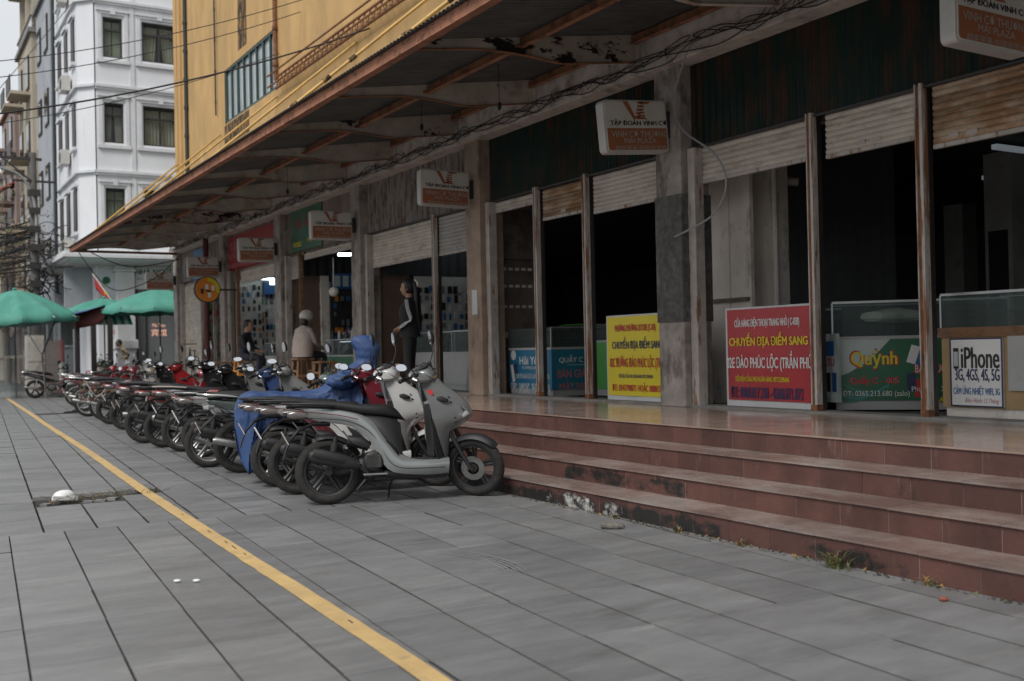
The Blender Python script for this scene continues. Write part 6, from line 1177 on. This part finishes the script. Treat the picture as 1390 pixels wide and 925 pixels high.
sg = one('small_hotel_sign', MB().box(7.3, 7.7, 42.2, 42.29, 1.9, 2.9), 'banner_white', 'small white sign with red letters left of the white entrance pilaster', 'sign'); p_ = MB(); letter(p_, 'NHÀ', (7.3, 42.2, 1.9), *FY, .2, .7, .3, .18, 0, .02); letter(p_, 'NGHỈ', (7.3, 42.2, 1.9), *FY, .2, .35, .34, .2, 0, .02); p_.build('lettering', ['print_red'], sg)
for (x, z) in ((6.95, 3.9), (7.2, 3.5), (7.2, 4.2)): ht('round_emblem', MB().lathe([(0, -.02), (.14, -.02), (.14, 0), (0, 0)], (x+.05, 42.28, z), n=14), 'print_green' if z != 3.5 else 'print_black')
# flag
fg = MB().tube([(6.55, 41.0, 4.35), (7.25, 40.7, 3.2)], .02, 6); fo = one('red_flag', fg, 'partition_beige', 'red flag with yellow star on a slanting pole under the white cornice', 'flag')
c_ = MB(); rows = []
for i in range(10):
    u = i/9; a = Vector((6.62, 40.97, 4.22)).lerp(Vector((7.15, 40.74, 3.35)), u); rows.append([a, a+Vector((.02*math.sin(u*9), 0, -.32+.1*u)), a+Vector((.09, .05*math.sin(u*8), -.5+.2*u))])
c_.ribbon(rows); c_.build('flag_cloth', 'banner_red', fo); p_ = MB(); flat(p_, [((.08 if q % 2 == 0 else .032)*math.cos(rad(90+36*q)), (.08 if q % 2 == 0 else .032)*math.sin(rad(90+36*q))) for q in range(10)], (6.95, 40.72, 3.62), *FY, 0, .06); p_.build('star', 'print_yellow', fo)
# houses along the street beyond, each a thing
def house(lab, x0, x1, y0, y1, h, m, rows_, cols, wm='window_dark', side=True, roof='concrete', balc=False, fw=.9, fh=1.4):
    r = empty('town_house', (x0, y0, 0), lab, 'house'); MB().box(x0, x1, y0, y1, 0, h).build('wall', m, r); MB().box(x0-.15, x1+.1, y0-.15, y1+.1, h+.002, h+.22).build('roof', roof, r)
    for i in range(rows_):
        z = 1.0+(h-1)*(i+.25)/rows_
        for j in range(cols):
            x = x0+(x1-x0)*(j+.5)/cols; w_ = MB().box(x-fw/2-.08, x+fw/2+.08, y0-.06, y0-.001, z-.08, z+fh+.08).build('window', 'white_trim', r); MB().box(x-fw/2, x+fw/2, y0-.075, y0-.061, z, z+fh).build('pane', wm, w_)
        if side:
            for j in range(2):
                y = y0+(y1-y0)*(j+.5)/2; w_ = MB().box(x0-.06, x0-.001, y-.6, y+.6, z-.08, z+fh+.08).build('window', 'dark_frame', r); MB().box(x0-.075, x0-.061, y-.5, y+.5, z, z+fh).build('pane', wm, w_)
                if balc: MB().box(x0-.9, x0-.002, y-.9, y+.9, z-.5, z-.35).build('balcony_slab', m, r); MB().box(x0-.92, x0-.87, y-.9, y+.9, z-.349, z+.4).build('balcony_rail', 'dark_frame', r)
    return r
house('narrow grey house right behind the white hotel with balconies', 6.3, 9, 49.3, 54, 17.5, 'grey_wall', 5, 2)
h_ = house('beige house with rooftop balustrade and columned loggia beyond the hotel', 6.1, 9, 54.2, 60, 16.8, 'beige_wall', 5, 2, balc=True)
for y in (54.5, 57, 59.6): MB().box(6.2, 6.45, y, y+.25, 17.03, 20).build('loggia_column', 'beige_wall', h_)
MB().box(5.7, 9, 54, 60.2, 20.0, 20.5).build('loggia_roof', 'beige_wall', h_)
for k in range(14): MB().lathe([(.03, 0), (.07, .2), (.03, .45), (.05, .6)], (6.15+.0*k, 54.4+.42*k, 17.03), ax='z', n=8).build('baluster', 'white_trim', h_)
MB().box(6.05, 6.25, 54.2, 60, 17.64, 17.72).build('balustrade_rail', 'beige_wall', h_)
house('brown plastered house with small red awnings beyond the beige one', 6.0, 9, 61, 68, 15, 'brown_wall', 5, 2, roof='rust', balc=True)
house('pale yellow house far along the street', 5.9, 9, 69, 78, 12, 'beige_wall', 4, 2, balc=True)
house('white far building with teal window at the end of the street', 3.6, 7.6, 84, 92, 14.6, 'white_wall', 4, 3, 'green_frame', fw=.9)
h_ = house('far house with red tiled gable at the street end', 6.2, 9.2, 80, 83.5, 12.5, 'beige_wall', 3, 2, 'green_frame'); MB().prism([(6.0, 12.73), (9.4, 12.73), (7.7, 14)], 'y', 79.8, 83.6).build('gable_roof', 'panel_red', h_)
house('small grey house at the left end of the street', .5, 4.2, 96, 104, 8, 'grey_wall', 2, 3); house('low brown house at the far left behind the umbrella', -5, .2, 92, 100, 7, 'brown_wall', 2, 4)
for k in range(4): one('awning', MB().prism([(5.1, 10.2-1.9*k), (6.0, 10.8-1.9*k), (6.0, 10.7-1.9*k), (5.12, 10.12-1.9*k)], 'y', 61.5+2.2*k, 63.2+2.2*k), 'panel_red', 'red awning on the far brown house, '+('topmost', 'second from the top', 'third from the top', 'lowest')[k]+' of the row', 'awning', 'red awnings on the far houses')
# utility pole with crossarm, lamp arm and a mass of cables
up_ = empty('utility_pole', (5.0, 44, 0), 'concrete utility pole with crossarms, insulators and tangled cable bundles', 'utility pole')
MB().tube([(4.98, 44, 0), (4.93, 44, 9.2)], [.2, .13], 12).build('pole', 'pole_concrete', up_)
a_ = MB().box(3.3, 5.25, 43.9, 44.0, 8.9, 9.0).bar((3.9, 43.9, 8.9), (4.85, 43.9, 8.1), .06).box(4.2, 5.7, 43.88, 43.95, 8.05, 8.13).build('crossarm', 'dark_frame', up_)
for x in (3.4, 3.8, 4.3, 4.7): MB().lathe([(.05, 0), (.07, .05), (.04, .09), (.06, .13), (.02, .17)], (x, 43.95, 9.0), ax='z', n=10).build('insulator', 'dark_frame', up_)
MB().tube(crm([(5.0, 43.8, 5.6), (4.95, 43.8, 7.2), (4.5, 43.7, 8.2), (3.6, 43.5, 8.5), (2.9, 43.4, 8.5)], 20), .05, 8).build('lamp_arm', 'alu', up_)
for k in range(6): MB().box(4.75, 5.15, 43.7, 43.85, 4.0+.7*k, 4.25+.7*k).build('clamp_box', 'dark_frame', up_)
wires = MB()
def wire(mb, a, b_, sag, r=.012, n=16):
    a, b_ = Vector(a), Vector(b_); mb.tube([a.lerp(b_, i/n)-Z_*sag*4*(i/n)*(1-i/n) for i in range(n+1)], r, 4, cap=False)
for k in range(26): wire(wires, (R_.uniform(4.7, 5.2), 43.9, R_.uniform(4.2, 6.6)), (R_.uniform(-14, -2), R_.uniform(46, 62), R_.uniform(5.0, 8.2)), R_.uniform(.3, 1.6), R_.uniform(.012, .035))
for k in range(22): wire(wires, (R_.uniform(4.7, 5.2), 43.9, R_.uniform(4.2, 6.4)), (R_.uniform(6.0, 6.5), R_.uniform(42, 62), R_.uniform(3.8, 7.5)), R_.uniform(.1, .7), R_.uniform(.012, .03))
for k in range(16):
    p = Vector((R_.uniform(4.5, 5.4), 43.85, R_.uniform(3.8, 6.8))); q = [p]
    for i in range(6): q.append(q[-1]+Vector((R_.uniform(-.35, .35), R_.uniform(-.1, .1), R_.uniform(-.4, .25))))
    wires.tube(crm(q, 24), R_.uniform(.012, .03), 4)
for k in range(5): wire(wires, (5.4+.12*k, 40.7, 4.6), (4.95, 44, 5.2+.1*k), .3, .015)
tag(wires.build('cable_tangle', 'cable_black', up_), kind='stuff')
CB = [((-3, 16, 7.0), (7.35, 12.5, 9.2)), ((-3, 17, 6.85), (7.35, 13, 8.9)), ((-4, 20, 6.5), (7.35, 20, 8.35)), ((-4, 14, 4.9), (7.35, 14.8, 7.0))]
CL = ['uppermost thin black wire crossing before the hotel to the yellow wall', 'second thin black wire just below the uppermost one', 'third thin wire crossing the hotel below its top windows', 'thick black cable crossing the hotel and the yellow wall window']
for k, (a, b_) in enumerate([((-1, 20, 5.9), (7.38, 19.5, 8.3)), ((-1, 20, 5.62), (7.38, 20.5, 8.25)), ((-1, 22, 5.15), (7.38, 21.9, 7.75)), ((-1, 18, 4.6), (7.38, 17.0, 6.95))]):
    m_ = MB(); wire(m_, a, b_, .35, .008 if k < 3 else .014, 24); one('overhead_wire', m_, 'cable_black', CL[k], 'wire', 'overhead wires across the view')
for k in range(4):
    m_ = MB(); wire(m_, (-6, 40, 9.3-.35*k), (6.38, 43.5, 5.9-.42*k), .5, .014, 20); one('overhead_wire', m_, 'cable_black', 'slanting street wire running to the hotel corner, '+('topmost', 'second', 'third', 'lowest')[k]+' of four', 'wire', 'slanting wires to the hotel corner')
m_ = MB(); wire(m_, (-2, 38, 3.3), (8.0, 44, 17.5), .3, .014, 20); one('overhead_wire', m_, 'cable_black', 'steep black wire rising across the sky to the hotel roof', 'wire')
m_ = MB(); m_.tube(crm([(4.4, 30.1, 4.2), (5.0, 30.3, 3.4), (5.6, 30.5, 3.1), (6.6, 30.6, 3.5), (7.2, 30.5, 4.1)], 30), .012, 5).tube(crm([(4.6, 30.2, 4.2), (5.8, 30.3, 3.75), (7.2, 30.4, 4.0)], 20), .014, 5); one('drooping_wire', m_, 'cable_black', 'black wire drooping under the far end of the canopy', 'wire')
# bare street tree behind the left umbrella
def tree(x, y, h, lab, seed, leafy=0):
    r = random.Random(seed); t = empty('street_tree', (x, y, 0), lab, 'tree'); tb = MB(); br = MB(); lf = MB()
    tb.tube(crm([(x, y, 0), (x+.1, y, h*.25), (x-.1, y+.1, h*.5)], 8), [.16, .15, .14, .13, .12, .11, .1, .1], 8); tb.build('trunk', 'bare_tree', t)
    def grow(p, d, l, rd, dep):
        q = p+d*l; m = p.lerp(q, .5)+Vector((r.uniform(-.1, .1), r.uniform(-.1, .1), 0))*l; br.tube([p, m, q], [rd, rd*.8, rd*.6], 4 if dep < 4 else 3, cap=False)
        if dep == 0:
            for _ in range(leafy):
                c = q+Vector((r.gauss(0, .2), r.gauss(0, .2), r.gauss(0, .15))); s = r.uniform(.04, .09); a = Vector((r.uniform(-1, 1), r.uniform(-1, 1), r.uniform(-1, 1))).normalized(); b_ = a.orthogonal().normalized(); lf.add([c-a*s, c+b_*s*.5, c+a*s, c-b_*s*.5], [(0, 1, 2, 3)], r.choice((0, 0, 1)))
            return
        for _ in range(r.choice((2, 3, 3))):
            nd = (d+Vector((r.uniform(-1, 1), r.uniform(-1, 1), r.uniform(-.35, .7)))*.75).normalized(); grow(q, nd, l*r.uniform(.65, .85), rd*.62, dep-1)
    for k in range(5): a = k*1.26; grow(Vector((x-.1, y+.1, h*(.3+.05*k))), Vector((math.cos(a)*.7, math.sin(a)*.7, .8)).normalized(), h*.2, .06, 5)
    br.build('branches', 'bare_tree', t)
    if leafy: lf.build('leaves', ['leaf', 'leaf_dry'], t)
tree(3.2, 47, 7.5, 'bare brownish street tree behind the left green umbrella', 3, 2); tree(1.2, 52, 8, 'leafless tree with fine twigs at the far left edge', 5, 1); tree(5.2, 58, 6.5, 'small half-green tree beyond the utility pole', 9, 4)
# ------------------------------------------------------------ umbrellas, plastic sheet, tarp
def umbrella(x, y, zt_, rr, dr, lab, n=12, tilt=(0, 0), pole=True, rz=0, pz=0):
    u = empty('market_umbrella', (x, y, 0), lab, 'umbrella'); mb = MB(); rows = []
    N = n*8
    for i in range(13):
        t = i/12; row = []
        for j in range(N+1):
            a = 2*math.pi*j/N+rz; ph = (j % 8)/8; sc_l = math.sin(math.pi*ph); r = rr*t*(1-.075*sc_l*t); z = zt_-dr*(t**1.5)+tilt[0]*math.cos(a)*t+tilt[1]*math.sin(a)*t-.05*sc_l*t-.012*math.sin(j*2.1+i*1.3)*t+.03*noise.noise(Vector((j*.2, i*.5, x)))*t
            if i == 12: z -= .13; r *= 1.0
            row.append((x+r*math.cos(a), y+r*math.sin(a), z))
        rows.append(row)
    mb.ribbon(rows); o = mb.build('canopy', 'green_cloth', u); so_ = o.modifiers.new('t', 'SOLIDIFY'); so_.thickness = .006
    MB().ell((x, y, zt_+.03), (.07, .07, .05), n=10, m=6).build('finial', 'green_cloth', u)
    if pole: MB().tube([(x, y, pz), (x, y, zt_)], .025, 8).build('pole', 'pipe_black', u)
    for k in range(n):
        a = 2*math.pi*k/n+rz; MB().tube([(x, y, zt_-.03)]+[(x+rr*t*math.cos(a), y+rr*t*math.sin(a), zt_-.035-dr*(t**1.5)+t*(tilt[0]*math.cos(a)+tilt[1]*math.sin(a))) for t in (.33, .66, 1)], .01, 5).build('rib', 'alu', u)
    return u
umbrella(3.55, 37, 3.47, 1.95, .98, 'large green market umbrella at the left edge above the plastic sheet', tilt=(.13, 0))
umbrella(7.85, 36, 3.5, 1.85, .68, 'pale green market umbrella in front of the hotel door', 10)
umbrella(6.75, 39.9, 3.38, 1.35, .45, 'smaller green market umbrella between the other two, farther back', 10)
for (a, b_, m_, lab) in (((3.1+.62, 35.8, 2.2), (4.2, 35.9, 1.35), 'counter_white', 'slanting white strut under the left green umbrella'), ((4.6, 35.9, 2.45), (4.2, 35.9, 1.35), 'green_frame', 'slanting green strut under the left green umbrella'), ((4.2, 35.9, 1.35), (4.3, 35.9, 0), 'pole_concrete', 'upright grey leg carrying the struts of the left umbrella')):
    one('umbrella_strut', MB().tube([a, b_], .025, 8), m_, lab, 'pole')
pl = MB(); rows = []
for i in range(30):
    r = []
    for j in range(60):
        u = j/59; v = i/29; x = 1.9+3.45*u; zt2 = 2.3+.35*u; r.append((x, 36.9+.07*math.sin(u*26+v*2)+.05*noise.noise(Vector((u*6, v*4, 0)))-.5*(1-v)*.2, -.0+zt2*v+(.02 if v == 0 else 0)))
    rows.append(r)
pl.ribbon(rows); one('plastic_sheet', pl, 'plastic_film', 'clear dirty plastic sheet hanging from the left green umbrella to the ground', 'plastic sheet')
tp = MB(); tp.ribbon([[(5.15, 37.6, 2.72), (5.7, 37.3, 2.83), (6.3, 37.0, 2.98)], [(5.2, 37.55, 2.45), (5.7, 37.25, 2.5), (6.26, 36.95, 2.62)], [(5.3, 37.5, 2.2), (5.75, 37.2, 2.28), (6.2, 36.9, 2.4)]]); o = one('side_tarp', tp, 'tarp_red', 'dark red tarp hanging between the green umbrellas', 'tarp'); s_ = o.modifiers.new('t', 'SOLIDIFY'); s_.thickness = .01
MB().ribbon([[(5.13, 37.59, 2.73), (5.7, 37.29, 2.84), (6.31, 36.99, 2.99)], [(5.15, 37.0, 2.66), (5.7, 36.9, 2.8), (6.25, 36.8, 3.0)]]).build('blue_edge', 'tarp_blue', o)
aw = empty('striped_awning', (6.9, 40, 2.5), 'green and white striped awning under the far green umbrella', 'awning')
for k in range(10): x = 6.3+.13*k; MB().prism([(39.2, 2.42), (40.0, 2.95), (40.0, 2.93), (39.2, 2.4)], 'x', x, x+.128).build('stripe', 'panel_teal' if k % 2 else 'banner_white', aw)
for (x, y, h, lab) in ((6.2, 38.8, 2.6, 'dark awning post left of the hotel entrance'), (6.75, 38.8, 2.6, 'second dark awning post nearer the white pilaster'), (5.9, 40.4, 2.8, 'dark post beyond the red tarp')): one('awning_post', MB().box(x-.08, x+.08, y-.08, y+.08, 0, h), 'dark_frame', lab, 'post')
one('table', MB().box(7.0, 8.3, 39.6, 40.2, .85, .9).box(7.02, 8.28, 39.62, 40.18, .2, .849), 'banner_white', 'white covered table before the hotel entrance', 'table')
def bush(x0, x1, y, z, h, lab, n=260, m_=('leaf', 'leaf')):
    b = MB()
    for i in range(n):
        c = Vector((R_.uniform(x0, x1), y+R_.gauss(0, .12), z+abs(R_.gauss(0, h*.5)))); s = R_.uniform(.03, .07); a = Vector((R_.uniform(-1, 1), R_.uniform(-1, 1), R_.uniform(-.2, 1))).normalized(); b_ = a.orthogonal().normalized(); b.add([c-a*s, c+b_*s*.5, c+a*s, c-b_*s*.5], [(0, 1, 2, 3)], R_.choice((0, 1)))
    o = b.build('hedge', list(m_)); return tag(o, lab, 'plant')
bush(8.0, 9.8, 39.9, .1, .4, 'low green hedge before the hotel door', 420); bush(6.35, 6.9, 39.4, .9, .35, 'leafy potted plant beside the awning post'); one('plant_pot', MB().lathe([(0, .0), (.2, 0), (.26, .8), (.24, .8), (0, .7)], (6.62, 39.4, .1), ax='z', n=16), 'column_grey', 'grey plant pot beside the awning post', 'pot')
for (x, y, h, m_) in ((4.6, 41.2, 2.1, 'partition_beige'), (5.25, 41.0, 1.9, 'brown_wall')): one('vendor_cabinet', MB().box(x-.3, x+.3, y, y+.5, 0, h).box(x-.26, x+.26, y-.02, y-.001, .2, h*.5).box(x-.26, x+.26, y-.02, y-.001, h*.55, h*.95), m_, 'pale upright vendor cabinet behind the plastic sheet' if x < 5 else 'brown vendor cabinet right of the pale one behind the sheet', 'cabinet')
one('striped_bollard', MB().tube([(5.35, 40.2, 0), (5.35, 40.2, .55)], .09, 12).tube([(5.35, 40.2, .552), (5.35, 40.2, 1.1)], .09, 12, mi=1).tube([(5.35, 40.2, 1.102), (5.35, 40.2, 1.9)], .09, 12, mi=2), ['panel_red', 'banner_white', 'panel_red'], 'red and white striped post behind the plastic sheet', 'post')
